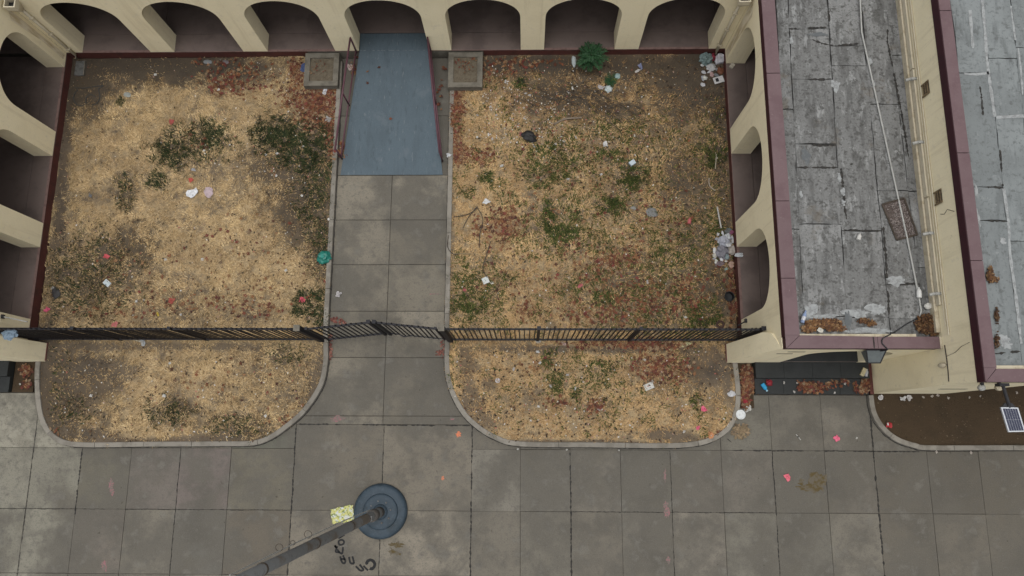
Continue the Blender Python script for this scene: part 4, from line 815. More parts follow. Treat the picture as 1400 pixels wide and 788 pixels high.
for k in range(650):
    u, v = random.uniform(.05, .95), random.uniform(.05, .95)
    if v < .45 and u < .4 and random.random() < .85: continue
    p = gq[0].lerp(gq[1], u).lerp(gq[3].lerp(gq[2], u), v); s = random.uniform(.012, .03); n = len(m.v)
    m.v += [(p.x+s, p.y, p.z+.004), (p.x-s*.3, p.y+s*.9, p.z+.004), (p.x-s*.5, p.y-s*.8, p.z+.004), (p.x+s*.1, p.y, p.z+.006+s)]; m.f += [(n, n+1, n+3), (n+1, n+2, n+3), (n+2, n, n+3)]
o = m.build('gravel', mat('mixed_gravel', (.2, .16, .145), [(50, .48, .56, (.5, .45, .42), .9), (36, .5, .58, (.03, .025, .023), .9)], .9), t); o['kind'] = 'stuff'

# ---- leaf drifts off the lawns
def drift(E, z, label, size=(.04, .09), pal=None, zspread=.04):
    sp = []
    for px, py, rx, ry, n in E:
        for _ in range(n):
            while True:
                u, v = random.gauss(0, .5), random.gauss(0, .5)
                if u*u+v*v < 1.0: break
            p = at(px+u*rx, py+v*ry, z); sp.append((p.x, p.y))
    return leaf_mesh('fallen_leaves', sp, label, lambda x, y: z+random.uniform(0, zspread), size, pal)
OR = np.array([[.14, .068, .028], [.19, .095, .037], [.11, .05, .024], [.22, .13, .062], [.08, .04, .022]])
drift([(1125, 443, 26, 7, 520), (1105, 450, 12, 6, 140), (1140, 449, 16, 5, 160)], ZR+.01, 'heap of orange brown leaves on the lower roof by the mitred coping corner', (.03, .06), OR, .08)
drift([(1180, 439, 9, 4, 90), (1190, 443, 8, 4, 50)], ZR+.01, 'small strip of brown leaves on the lower roof between the two larger heaps', (.03, .055), OR*.8, .04)
drift([(1265, 443, 16, 14, 420), (1272, 452, 12, 8, 200)], ZR+.01, 'dark brown leaf heap on the lower roof against the taller block', (.03, .06), OR*.6, .07)
drift([(1353, 376, 5, 12, 170), (1357, 382, 7, 6, 80)], ZTR+.01, 'rusty leaf patch on the taller roof beside its coping', (.03, .05), OR*.8, .04)
drift([(1362, 432, 3, 12, 60), (1362, 465, 4, 12, 50)], ZTR+.01, 'thin dark leaf line along the taller roof coping', (.03, .05), OR*.45, .03)
drift([(1021, 520, 10, 22, 420), (1018, 545, 7, 16, 120), (1035, 530, 8, 10, 60)], .035, 'brown leaf drift filling the gutter beside the steps and the lid', (.05, .1), None, .05)
drift([(1112, 530, 22, 9, 130), (1095, 527, 8, 9, 30), (1150, 522, 30, 8, 30), (1135, 527, 8, 5, 14), (1183, 525, 6, 14, 110), (1176, 533, 12, 7, 30)], .146, 'scattered brown leaves on the dark entrance steps', (.04, .09), None, .015)
drift([(36, 507, 10, 10, 90), (38, 525, 8, 10, 30)], .035, 'brown leaves in the gutter beside the steps of the three-arch wing', (.05, .09), None, .03)
drift([(1012, 590, 13, 12, 130)], .004, 'pale brown leaf mat on the pavement in front of the round lid', (.05, .08), np.array([[.2, .15, .09], [.15, .11, .07], [.25, .18, .11]]), .02)
drift([(487, 75, 10, 7, 30), (482, 95, 6, 10, 16), (470, 205, 10, 12, 70), (585, 80, 4, 10, 8), (588, 110, 3, 12, 8), (603, 115, 8, 40, 14)], .02, 'brown leaves lying beside the blue ramp', (.05, .09), None, .05)
drift([(457, 437, 6, 6, 16), (467, 440, 8, 4, 16), (452, 480, 4, 12, 26), (452, 462, 3, 6, 14), (605, 478, 4, 14, 24), (600, 483, 6, 5, 12)], .003, 'reddish leaves on the walkway by the gate posts', (.04, .07), np.array([[.2, .08, .06], [.25, .12, .09], [.14, .05, .04]]), .01)
sp = [((-3.97-.0)-.55, 10.35), (-4.5, 9.92), (-3.83, 8.98), (-4.42, 10.7)]
leaf_mesh('fallen_leaves', [(at(503, 98.5, .33).x, at(503, 98.5, .33).y), (at(503, 114.5, .3).x, at(503, 114.5, .3).y), (at(534, 163, .18).x, at(534, 163, .18).y), (at(519, 93, .33).x, at(519, 93, .33).y)], 'few single brown leaves on the blue ramp', lambda x, y: .012+(y-7.37)/(YB-7.37)*.394+.004, (.06, .085))
drift([(438, 92, 14, 10, 14), (428, 100, 6, 8, 5)], .315, 'few leaves on the soil of the planter on the heaped-leaf side', (.03, .05), None, .0)
drift([(635, 92, 12, 10, 22), (625, 84, 4, 4, 8), (648, 82, 4, 4, 8)], .315, 'few leaves on the soil of the planter on the sapling side', (.03, .055), None, .0)

# ---- sapling and weeds
def frond(t, base, az, L, droop, rise, pairs, lw, name='frond', mt='green'):
    m = MB(); pts = []
    for i in range(pairs+1):
        s = i/pairs; r = L*s; pts.append(Vector((base[0]+math.cos(az)*r, base[1]+math.sin(az)*r, base[2]+rise*s-droop*s*s)))
    m.tube(pts[:], [.006]*len(pts), 4)
    for i in range(1, pairs+1):
        s = i/pairs; ll = lw*(1-.45*abs(s-.45)*1.6)*random.uniform(.85, 1.1)
        for sd in (-1, 1):
            a = az+sd*(1.15-.4*s)+random.uniform(-.12, .12); d = Vector((math.cos(a), math.sin(a), random.uniform(-.25, .12))); p = pts[i]; w = Vector((-d.y, d.x, 0)).normalized()*ll*.17
            n = len(m.v); m.v += [tuple(p), tuple(p+d*ll*.4+w+Vector((0, 0, .006))), tuple(p+d*ll), tuple(p+d*ll*.4-w+Vector((0, 0, .006)))]; m.f.append((n, n+1, n+2, n+3))
    m.build(name, mt, t, loc=base)
c = at(806, 90, .1); t = thing('leafy_sapling', 'bushy dark green sapling with feathery leaves against the red plinth', 'sapling', c)
tip = Vector((c.x-.0, c.y, .75)); MB().tube([c-Vector((0, 0, .04)), c.lerp(tip, .5)+Vector((.02, 0, 0)), tip], [.02, .016, .01], 6).build('stem', 'bark', t)
for k in range(13):
    az = 2*math.pi*k/13*1.0+random.uniform(-.2, .2)+.3; z = random.uniform(.45, .78); frond(t, (c.x, c.y, z), az, random.uniform(.36, .52)*(1.0 if math.sin(az) > -.2 else .85), .2, .12, 11, .17)
for k in range(6): az = k*1.05+.4; frond(t, (c.x, c.y, .72), az, random.uniform(.2, .3), .02, .2, 8, .13)
c = at(834, 112, .1); t = thing('small_weed', 'small yellowish green weed between the pale bottle and crumpled bag', 'weed', c)
for k in range(8): frond(t, (c.x, c.y, c.z+.02), k*.8+.2, random.uniform(.14, .24), .05, .12, 6, .09, 'frond', mat('weed_leaf', (.045, .085, .02)) if k == 0 else 'green')
M['weeddark'] = mat('dark_weed_leaf', (.02, .027, .012))
def dark_weed(px, py, label):
    c = at(px, py, .1); t = thing('dark_weed', label, 'weed', c)
    for k in range(9): frond(t, (c.x, c.y, c.z), k*.7+random.random()*.3, random.uniform(.07, .13), .03, .06, 4, .05, 'frond', 'weeddark')
dark_weed(712, 112, 'dark low weed between the sapling-side planter and the sapling')

# ---- litter
def crumple(size, flat=.5, seed=0, rough=.5):
    bm = bmesh.new(); bmesh.ops.create_icosphere(bm, subdivisions=3, radius=1); rr = random.Random(seed)
    nz = [(Vector((rr.gauss(0, 1), rr.gauss(0, 1), rr.gauss(0, 1))).normalized(), rr.uniform(2, 5), rr.uniform(0, 6.28), rr.uniform(.5, 1)) for _ in range(6)]+[(Vector((rr.gauss(0, 1), rr.gauss(0, 1), rr.gauss(0, .4))).normalized(), rr.uniform(7, 13), rr.uniform(0, 6.28), rr.uniform(.25, .5)) for _ in range(6)]
    sx, sy = size; tot = sum(n[3] for n in nz)
    for v in bm.verts:
        d = sum(a*abs(math.sin(k*v.co.dot(n)+ph)) for n, k, ph, a in nz)/tot*2-1.27; r = 1+rough*1.5*d+rr.uniform(-.05, .05); co = v.co*r
        v.co = Vector((co.x*sx/2, co.y*sy/2, max(co.z, -.25)*flat*min(sx, sy)/2))
    zmin = min(v.co.z for v in bm.verts)
    for v in bm.verts: v.co.z -= zmin
    m = MB(); m.v = [tuple(v.co) for v in bm.verts]; bm.verts.index_update(); m.f = [tuple(v.index for v in f.verts) for f in bm.faces]; bm.free(); return m
def rag(size, seed=0, h=.05, n=4):
    rr = random.Random(seed); m = MB(); K = 15; ph = [(rr.uniform(3, 9), rr.uniform(0, 6.28), rr.uniform(0, 6.28)) for _ in range(4)]; sx, sy = size
    out = []; o = 0
    for i in range(K): o = .55*o+rr.uniform(-.3, .3); out.append(max(.5, .95+o))
    sq = rr.random() < .5
    for j in range(n+1):
        for i in range(K):
            a = 2*math.pi*i/K; q = (1/max(abs(math.cos(a)), abs(math.sin(a))) if sq else 1)*.5*out[i]*j/n; u, v = q*math.cos(a), q*math.sin(a)
            z = sum(abs(math.sin(k*(u*math.cos(b)+v*math.sin(b))*2+p)) for k, b, p in ph)/4*h
            m.v.append((u*sx, v*sy, z+rr.uniform(0, .006)))
    m.f = [(j*K+i, j*K+(i+1) % K, (j+1)*K+(i+1) % K, (j+1)*K+i) for i in range(K) for j in range(1, n)]+[tuple(K+i for i in range(K))]
    m.f = [f[::-1] if len(f) == 4 else f for f in m.f]; return m
def carton(sx, sy, sz):
    m = MB().box(-sx/2, sx/2, -sy/2, sy/2, 0, sz); n = len(m.v); e = .012
    return m
def bottle(L, r): return MB().tube([(0, 0, r), (L*.05, 0, r), (L*.6, 0, r), (L*.74, 0, r), (L*.85, 0, r), (L, 0, r)], [r*.8, r, r, r*.8, r*.4, r*.35], 12)
def put(name, label, cat, px, py, z, mb, col, rot=None, group=None, parts=None, rough=.6):
    p = at(px, py, z); o = mb.build(name, trash(col, rough) if not isinstance(col, str) else col, None, loc=p, world=False, smooth=False)
    o.rotation_euler = (0, 0, random.uniform(0, 6.28) if rot is None else rot); tag(o, label, cat, group)
    for pn, pm, pc in (parts or []): pm.build(pn, trash(pc) if not isinstance(pc, str) else pc, o, world=False, loc=(0, 0, 0))
    return o
def lz(px, py): p = at(px, py, .1); return lawnz(p.x, p.y)-.002
WH = (.55, .55, .54); PK = (.62, .12, .2); RD = (.45, .05, .045); GY = (.2, .2, .19)
def L(name, label, cat, px, py, mb, col, **k): return put(name, label, cat, px, py, lz(px, py)+.006, mb, col, **k)
L('white_rag', 'crumpled white cloth on dry grass beside a pale pink rag', 'cloth', 264, 265, rag((.3, .24), 3, .07), (.62, .63, .65), rot=.4)
L('pink_rag', 'pale pink round rag on dry grass beside the white cloth', 'cloth', 285.5, 263, crumple((.24, .3), .35, 5), (.42, .33, .35), rot=.2)
L('red_wrapper', 'small red wrapper on the grass behind the white cloth', 'wrapper', 261, 247, rag((.14, .16), 7, .04), (.42, .08, .06))
L('silver_scrap', 'grey paper scrap on the grass behind the red wrapper', 'scrap', 265, 233, rag((.16, .12), 8, .04), (.3, .3, .31))
L('white_carton', 'small flat white carton on dry grass facing the three-arch wing', 'carton', 147, 387.5, carton(.2, .14, .035), (.58, .62, .64), rot=-.65, parts=[('lid', MB().box(-.085, .085, -.055, .055, .036, .04), (.42, .48, .5))])
L('green_bag', 'teal green tied plastic bag against the kerb of the walkway', 'bag', 443.5, 352.5, crumple((.4, .36), .75, 11, .3), (.015, .16, .125), rot=.4, rough=.35, parts=[('knot', MB().lathe([(.03, .12), (.02, .17), (.06, .2)], 8), (.02, .2, .16))])
L('black_bag', 'small black crumpled bag near the red plinth of the three-arch wing', 'bag', 76.5, 401, crumple((.2, .34), .5, 13), (.035, .033, .034), rot=.3)
L('grey_rag', 'grey strip of cloth beside the small black bag', 'cloth', 74.5, 396, rag((.1, .2), 14, .03), (.28, .27, .25))
for i, (px, py, lab, c) in enumerate(((65, 424, 'bright pink flag scrap at the fence end of the three-arch wing', PK), (146, 351, 'red pink flag scrap on the dark grass facing the three-arch wing', (.5, .09, .1)), (413, 411, 'red pink flag scrap on the dark green patch by the walkway kerb', (.55, .09, .12)), (157, 444, 'faded pink flag scrap in the grass right at the iron fence', (.5, .16, .15)), (235, 412, 'dull red flag scrap in the grass behind the iron fence', (.3, .07, .05)), (235, 168, 'small red scrap in the green weeds', (.32, .07, .06)))):
    L('flag_scrap', lab, 'flag', px, py, rag((.15, .15), 20+i, .05), c)
L('yellow_scrap', 'small yellow scrap in the grass behind the iron fence', 'scrap', 216, 429.5, rag((.12, .07), 30, .03), (.45, .33, .05))
L('dark_rag', 'grey and black scrap on dry straw facing the three-arch wing', 'scrap', 124, 268, rag((.17, .1), 31, .05), (.16, .16, .16), parts=[('black_bit', crumple((.07, .07), .6, 2), (.02, .02, .02))])
for i, (px, py) in enumerate(((413, 268), (378, 241), (227, 355), (277, 355), (187, 412), (391, 370), (213, 103), (299, 123), (248, 430), (232, 497), (225, 541), (363, 569), (280, 207), (379, 210), (125, 541), (415, 200), (364, 212), (450, 300), (197, 411))):
    L('paper_scrap', 'small white paper scrap on the lawn with the teal bag', 'paper', px, py, rag((.08, .07), 40+i, .03), (.5, .49, .46), group='paper scraps on the teal bag lawn')
def stone(name, label, px, py, sx, sy, c=(.2, .2, .18), seed=1, fl=.35): L(name, label, 'stone', px, py, crumple((sx, sy), fl, seed, .18), c, rot=random.uniform(-.4, .4))
stone('flat_stone', 'pale grey stone near the splash block corner', 174, 130, .22, .16, (.26, .28, .26), 3); stone('flat_stone', 'grey stone lying close to the red plinth among leaves', 284, 85, .26, .14, (.19, .2, .2), 4); stone('flat_stone', 'mauve grey stone beside the leaf-strewn plinth', 309, 85, .2, .13, (.13, .115, .12), 5)
t = thing('splash_block', 'grey concrete splash block below the downpipe', 'block', at(111, 93, .08)); p = at(111, 93, .08)
MB().box(p.x-.15, p.x+.13, p.y-.27, p.y+.2, .06, .13).build('slab', mat('splash_concrete', (.12, .12, .115), [(9, .45, .65, (.07, .068, .062), .8), (25, .5, .7, (.18, .18, .17), .5)], .9, .006, 40), t); MB().box(p.x+.132, p.x+.155, p.y-.27, p.y+.2, .06, .17).build('edge', 'planter', t)
M['hose'] = mat('grey_black_hose', (.05, .05, .048), rough=.8); hz = .1; hp = catmull([at(103+x/8.75-103, 80+y/8.75, hz) for x, y in ((900, 352), (1000, 356), (1110, 340), (1235, 325), (1200, 350), (1178, 375), (1192, 430), (1185, 500), (1140, 556), (1100, 552))], .04)
t = thing('garden_hose', 'black hose curled on bare grey soil near the splash block', 'hose', at(118, 130, .1)); MB().tube(hp, .013, 6).build('hose_length', M['hose'], t, smooth=True)
hp = catmull([at(x/8.75, 80+y/8.75, hz) for x, y in ((930, 372), (890, 430), (880, 490), (920, 550), (980, 566), (1025, 540), (1030, 475), (1060, 440), (1110, 438), (1140, 465))], .04); MB().tube(hp, .013, 6).build('hose_length', M['hose'], t, smooth=True)
L('blue_wrapper', 'small dark blue foil wrapper among leaves beside the planter', 'wrapper', 414.5, 93, rag((.14, .26), 61, .06), (.06, .09, .2), rot=0)
L('white_wrapper', 'white wrapper on the leaf heap in front of the planter', 'wrapper', 444.5, 126, rag((.16, .2), 62, .05), (.5, .5, .52))
L('grey_wrapper', 'grey wrapper on leaves beside the ramp handrail', 'wrapper', 449, 164, rag((.16, .16), 63, .05), (.28, .27, .26))
put('crumpled_paper', 'crumpled white paper on the walkway beside the kerb', 'paper', 463, 404, .004, rag((.2, .15), 64, .06), (.42, .4, .4))
put('pink_wrapper', 'torn pale pink wrapper beside the ramp under the handrail', 'wrapper', 479, 93, .02, rag((.14, .24), 65, .05), (.45, .36, .34), rot=.2)
# sapling lawn
for i, (px, py, nm, lab, cat, mb, c, rot) in enumerate((
    (664.5, 276, 'white_wrapper', 'torn white wrapper on dry grass near the walkway kerb', 'wrapper', rag((.24, .18), 70, .06), WH, .3),
    (664, 384, 'white_carton', 'small white square carton with a hole near the walkway', 'carton', carton(.18, .18, .05), (.5, .52, .5), .4),
    (672.5, 387.5, 'torn_paper', 'white torn paper beside the square carton', 'paper', rag((.12, .1), 72, .03), (.55, .53, .48), .2),
    (614, 212.5, 'paper_cup', 'crushed white cup at the foot of the ramp handrail', 'cup', crumple((.14, .13), .7, 73), (.5, .51, .53), 0),
    (723, 187, 'black_bag', 'black crumpled bag on dry grass of the sapling lawn', 'bag', crumple((.44, .3), .6, 74), (.014, .013, .013), -.5),
    (713, 184, 'red_scrap', 'dark red scrap beside the black bag on the sapling lawn', 'scrap', rag((.14, .12), 75, .04), (.2, .06, .06), 0),
    (784.5, 84, 'white_bag', 'white plastic bag half hidden under the sapling', 'bag', crumple((.12, .34), .5, 76), (.45, .5, .5), 0),
    (832, 122, 'white_bag', 'crumpled white plastic bag in front of the small weed', 'bag', crumple((.22, .2), .5, 77), (.42, .47, .47), .5),
    (822, 120, 'pale_wrapper', 'pale mauve wrapper beside the crumpled white bag', 'wrapper', rag((.2, .12), 78, .04), (.38, .35, .35), -.4),
    (844, 105, 'pale_bottle', 'pale blue plastic jug behind the small weed', 'bottle', crumple((.18, .18), .8, 79, .2), (.3, .4, .39), 0),
    (876, 92, 'chip_wrapper', 'blue and red wrapper on bare soil past the sapling', 'wrapper', rag((.12, .2), 80, .04), (.2, .22, .34), .4),
    (872, 97, 'paper_strip', 'white paper strip beside the blue and red wrapper', 'paper', rag((.16, .08), 81, .03), (.5, .48, .46), .7),
    (864, 224, 'milk_carton', 'small bluish white carton by the round green weed patch', 'carton', carton(.17, .13, .1), (.42, .48, .52), .6),
    (827, 198, 'white_wrapper', 'white wrapper on weedy grass mid sapling lawn', 'wrapper', rag((.13, .16), 83, .05), (.5, .49, .48), .2),
    (941.5, 307, 'red_can', 'red and white drink can on dry grass facing the arches', 'can', bottle(.19, .05), (.4, .1, .1), 1.4),
    (995, 407, 'plant_pot', 'black round plant pot on dark soil near the fence end', 'pot', MB().lathe([(.1, 0), (.12, .12), (.14, .18), (.125, .18), (.11, .05), (.02, .04)], 20), (.014, .015, .016), 0),
    (984.5, 444, 'rusty_ring', 'rusty ring on soil beside the fence end', 'ring', MB().tube([(.09*math.cos(a), .09*math.sin(a), .03) for a in [k*2*math.pi/16 for k in range(16)]], .03, 6, True), (.06, .03, .024), 0),
    (680.5, 520.5, 'round_lid', 'small white round lid on bare soil in the front lawn bay', 'lid', MB().lathe([(.06, 0), (.065, .012), (.05, .016), (.02, .014)], 18), (.55, .55, .6), 0),
    (887, 528.5, 'foam_tray', 'white rectangular foam tray on dry grass in front of the fence', 'tray', MB().box(-.12, .12, -.08, .08, 0, .015).box(-.125, -.11, -.085, .085, .0155, .035).box(.11, .125, -.085, .085, .0155, .035).box(-.109, .109, -.085, -.07, .0155, .034).box(-.109, .109, .07, .085, .0155, .034), (.52, .52, .49), .4),
    (937, 471, 'yellow_bag', 'pale yellow paper bag on leaves in front of the fence', 'bag', crumple((.3, .12), .25, 86), (.42, .4, .22), .2),
    (1000, 539, 'crushed_can', 'crushed white can on the soil by the curved kerb', 'can', crumple((.22, .15), .6, 87), (.45, .45, .46), .2),
    (735, 481, 'white_chip', 'white chip on bare soil at the fence foot', 'scrap', rag((.1, .07), 88, .03), WH, 0),
    (771, 470, 'pink_chip', 'pinkish chip on bare soil at the fence foot', 'scrap', rag((.12, .09), 89, .03), (.35, .24, .22), 0))):
    L(nm, lab, cat, px, py, mb, c, rot=rot)
for i, (px, py, lab) in enumerate(((962, 560.5, 'bright pink flag scrap on grass near the bare soil corner'), (954, 585, 'bright pink flag scrap close to the front kerb'), (793, 391, 'dull pink flag scrap in leafy grass of the sapling lawn'), (635, 397, 'dull pink scrap by the walkway kerb behind the gate'))):
    L('flag_scrap', lab, 'flag', px, py, rag((.15, .12), 100+i, .05), PK if i < 2 else (.4, .12, .12))
L('orange_leaf', 'single large orange leaf by the curved kerb', 'leaf', 970.5, 594.5, rag((.2, .14), 105, .04), (.45, .2, .09))
stone('broken_slab', 'grey broken concrete piece on the sapling lawn', 891, 291, .34, .3, (.15, .15, .145), 8, .25)
stone('flat_stone', 'small grey stone on the grass behind the broken concrete piece', 866, 285, .16, .12, (.2, .2, .19), 9)
for i in range(34):
    px, py = random.choice([(random.uniform(640, 960), random.uniform(90, 440)), (random.uniform(650, 800), random.uniform(110, 200)), (random.uniform(700, 940), random.uniform(490, 590))])
    L('paper_scrap', 'small pale paper scrap on the sapling lawn', 'paper', px, py, rag((random.uniform(.06, .11), .06), 120+i, .03), random.choice([(.5, .49, .46), (.42, .4, .37), (.36, .34, .32)]), group='paper scraps on the sapling lawn')
# tiny countless crumbs of paper and leaf
def crumbs(poly, n, label, boxes, pal=None, sz=(.012, .035), nm='litter_crumbs', cat='litter'):
    VV = []; CC = []; k = 0
    if pal is None: pal = np.array([[.5, .48, .45], [.4, .37, .33], [.33, .22, .18], [.45, .42, .36], [.28, .1, .08]])
    pts = []
    for _ in range(n*3): b = random.choice(boxes); p = at(random.uniform(b[0], b[2]), random.uniform(b[1], b[3]), .1); pts.append((p.x, p.y))
    pts = np.array(pts); pts = pts[inside(poly, pts[:, 0], pts[:, 1])][:n]; n = len(pts)
    for x, y in pts:
        s = random.uniform(*sz); a = random.uniform(0, 6.28); z = lawnz(x, y)+.03
        VV.append(np.array([[x+s*math.cos(a+j*1.571)*(.6 if j % 2 else 1), y+s*math.sin(a+j*1.571)*(.6 if j % 2 else 1), z+random.uniform(-.008, .01)] for j in range(4)])); CC.append(np.repeat(pal[random.randrange(5)][None]*random.uniform(.7, 1.1), 4, 0))
    o = np_mesh(nm, np.concatenate(VV), np.arange(4*n).reshape(-1, 4), np.concatenate(CC), 'leaf'); tag(o, label, cat, None, 'stuff')
crumbs(poly2, 950, 'tiny pale crumbs of litter strewn over the sapling lawn', [(620, 90, 1000, 450), (640, 90, 900, 220), (660, 120, 780, 200), (620, 480, 1000, 600)])
crumbs(poly1, 330, 'tiny pale crumbs of litter strewn over the teal bag lawn', [(80, 90, 450, 450), (280, 80, 450, 250), (70, 490, 440, 600)])
DP = np.array([[.05, .03, .017], [.035, .022, .014], [.075, .04, .022], [.09, .05, .03], [.028, .02, .013]])
crumbs(poly1, 1100, 'dark leaf fragments scattered through the dry grass of the teal bag lawn', [(70, 80, 450, 450), (70, 300, 450, 450), (60, 475, 445, 605)], DP, (.015, .04), 'leaf_fragments', 'leaves')
crumbs(poly2, 1300, 'dark leaf fragments scattered through the grass of the sapling lawn', [(615, 80, 1000, 450), (700, 90, 1000, 260), (615, 475, 1005, 605)], DP, (.02, .05), 'leaf_fragments', 'leaves')
_bp = []
while len(_bp) < 500:
    p = at(random.uniform(1190, 1430), random.uniform(535, 612), .07)
    if pip(bedpoly, p.x, p.y) and p.y < TY-.02: _bp.append((p.x, p.y))
leaf_mesh('soil_crumbs', _bp, 'crumbs of soil and leaf bits on the dark bed', lambda x, y: .068, (.012, .035), np.array([[.06, .04, .022], [.035, .024, .014], [.09, .06, .035], [.045, .03, .017], [.12, .09, .06]]))
# bag heaps
def heap(items, lab):
    for i, (px, py, sx, sy, fl, c, nm, l, dz) in enumerate(items): L(nm, l, nm.split('_')[-1], px, py, crumple((sx, sy), fl, 200+i*3+int(px)), c, rot=0).location.z += dz
heap([(965, 82, .38, .36, .8, (.16, .22, .215), 'sage_bag', 'sage green plastic bag under the downpipe in the arcade corner', 0), (983.5, 82, .32, .32, .8, (.52, .51, .54), 'white_bag', 'white knotted plastic bag under the downpipe in the arcade corner', 0), (974.5, 80, .12, .26, .9, (.2, .02, .035), 'maroon_wrapper', 'dark red wrapper between the sage and white bags', .08),
      (972, 92.5, .26, .22, .5, (.42, .42, .42), 'paper_clump', 'clump of white paper in front of the sage and white bags', 0), (960, 90, .1, .08, .6, WH, 'paper_ball', 'small white paper ball against the sage bag', .02), (963.5, 107, .14, .13, .6, (.5, .5, .46), 'torn_paper', 'torn white paper in front of the bag corner', 0), (973, 102, .1, .16, .5, (.4, .27, .26), 'pink_wrapper', 'pinkish wrapper beside the card with the black print', 0), (985, 97, .2, .22, .4, (.16, .06, .03), 'leaf_clump', 'rusty leaf clump beside the white bag', 0)], '')
p = put('printed_card', 'white card with a black printed square near the bag corner', 'card', 982.5, 109.5, lz(982, 109)+.03, MB().box(-.15, .15, -.1, .1, 0, .012), (.56, .55, .55), rot=.28, parts=[('black_print', MB().box(-.09, .0, -.05, .06, .0125, .0145), (.012, .012, .014))])
put('paper_box', 'cream paper box on the arcade floor by the corner pier', 'box', 1000.5, 91, FZ+.004, carton(.14, .11, .06), (.5, .46, .38), rot=.9)
heap([(987, 345, .34, .4, .75, (.2, .195, .22), 'grey_bag', 'large grey mauve bag in the rubbish heap against the arcade pier', 0), (989, 331, .3, .28, .8, (.36, .37, .42), 'lilac_bag', 'pale lilac bag on the rubbish heap against the arcade pier', .03), (993, 326, .18, .22, .8, (.5, .52, .54), 'white_bag', 'white bag at the back of the rubbish heap against the arcade pier', .05), (996, 317, .2, .22, .7, (.14, .15, .15), 'dark_wrapper', 'dark grey wrapper behind the rubbish heap', 0), (999, 318.5, .14, .1, .7, (.2, .06, .11), 'plum_wrapper', 'plum coloured wrapper on the rubbish heap', .06),
      (1001, 328, .1, .22, .5, (.5, .5, .5), 'white_cup', 'upright white cup edge against the plinth by the rubbish heap', 0), (1000, 343, .2, .26, .6, (.38, .34, .3), 'beige_rag', 'beige rag on the rubbish heap next to the plinth', .05), (977, 343, .1, .18, .6, WH, 'paper_ball', 'white paper ball on the lawn side of the rubbish heap', 0), (977, 350, .12, .12, .6, (.5, .48, .42), 'cream_wrapper', 'cream wrapper on the lawn side of the rubbish heap', 0), (979, 358, .09, .14, .5, (.5, .5, .45), 'small_wrapper', 'small white wrapper trailing off the rubbish heap', 0), (984, 361, .26, .14, .5, (.16, .12, .13), 'brown_rag', 'dull brown rag at the front of the rubbish heap', 0),
      (999.5, 362, .14, .2, .6, (.42, .28, .22), 'tan_carton', 'tan carton at the front of the rubbish heap', 0), (993, 352, .14, .16, .6, (.2, .25, .26), 'teal_wrapper', 'grey teal wrapper on the rubbish heap', .04), (994, 337, .14, .1, .6, (.55, .55, .56), 'white_wrapper', 'white wrapper on top of the rubbish heap', .14), (993, 369, .1, .12, .5, (.25, .33, .3), 'green_wrapper', 'pale green wrapper at the front tip of the rubbish heap', 0)], '')
for i in range(34):
    a, b = random.gauss(0, 1), random.gauss(0, 1); px, py = (989+a*7, 340+b*13) if i < 22 else (973+a*8, 92+b*10); px = min(px, 1001 if i < 22 else 989); py = max(py, 76)
    o = L('paper_scrap', 'small crumpled scrap in the rubbish heap against the arcade pier' if i < 22 else 'small crumpled scrap around the bags in the arcade corner', 'paper', px, py, crumple((random.uniform(.07, .17), random.uniform(.06, .12)), .6, 500+i), random.choice([(.55, .55, .56), (.48, .48, .5), (.3, .31, .34), (.5, .46, .4), (.16, .17, .18)]), group='scraps of the rubbish heap' if i < 22 else 'scraps of the bag corner'); o.location.z += random.uniform(0, .1) if i < 22 and abs(a) < 1 else 0
put('spilled_paper', 'white paper spilled over the plinth onto the arcade floor', 'paper', 1010, 349, FZ+.004, rag((.24, .12), 260, .05), (.5, .52, .54), rot=.05)
def stick(label, a, b, r, c, za=None, zb=None, mid=None, name='stick'):
    pa = at(*a, za if za is not None else .14); pb = at(*b, zb if zb is not None else .14); pts = [pa, pb] if not mid else catmull([pa, at(*mid, .14), pb], .08)
    return tag(MB().tube(pts, r, 6).build(name, trash(c), None, loc=pa), label, 'stick')
stick('straight white stick leaning out of the rubbish heap', (980.5, 283), (986, 312), .022, (.5, .48, .45), .12, .2); stick('bent pale stick on grass facing the arches', (969.5, 244), (978, 261), .016, (.35, .3, .24), mid=(970, 254)); stick('pale upright looking stick near the red plinth', (979.5, 211), (978, 231), .018, (.34, .29, .22))
stick('curved weathered branch on the sapling lawn', (758, 170), (795, 161), .03, (.19, .15, .11), mid=(772, 163)); stick('thin straight stick by the walkway kerb', (617, 347), (651, 347.5), .012, (.25, .19, .11))
stick('pale pole poking through the iron fence onto the lawn', (131, 449.5), (196, 468.5), .014, (.45, .4, .3), .2, .13)
L('white_cloth', 'white rag at the tip of the pale pole in front of the fence', 'cloth', 196, 468.5, rag((.22, .12), 270, .05), (.36, .37, .37)); L('grey_strip', 'grey plastic strip below the iron fence', 'strip', 170, 461.5, rag((.4, .08), 271, .03), (.22, .24, .26), rot=0)
put('blue_bag', 'pale blue plastic bag caught on the end of the iron fence', 'bag', 14.5, 457, 2.0, crumple((.34, .28), .5, 272), (.16, .22, .28), rot=.3)
t = thing('fallen_twigs', 'tangle of dark fallen twigs on grass near the walkway', 'twigs', at(650, 300, .1))
for pts in ([(652, 283), (640, 298), (633, 312)], [(652, 283), (660, 300), (656, 320), (655, 338)], [(620, 297), (640, 293), (652, 285)], [(671, 330), (664, 352), (660, 366), (666, 380)], [(613, 322), (612, 338), (620, 348), (628, 347)]):
    MB().tube(catmull([at(x, y, .15) for x, y in pts], .08), .012, 5).build('twig', 'bark', t)
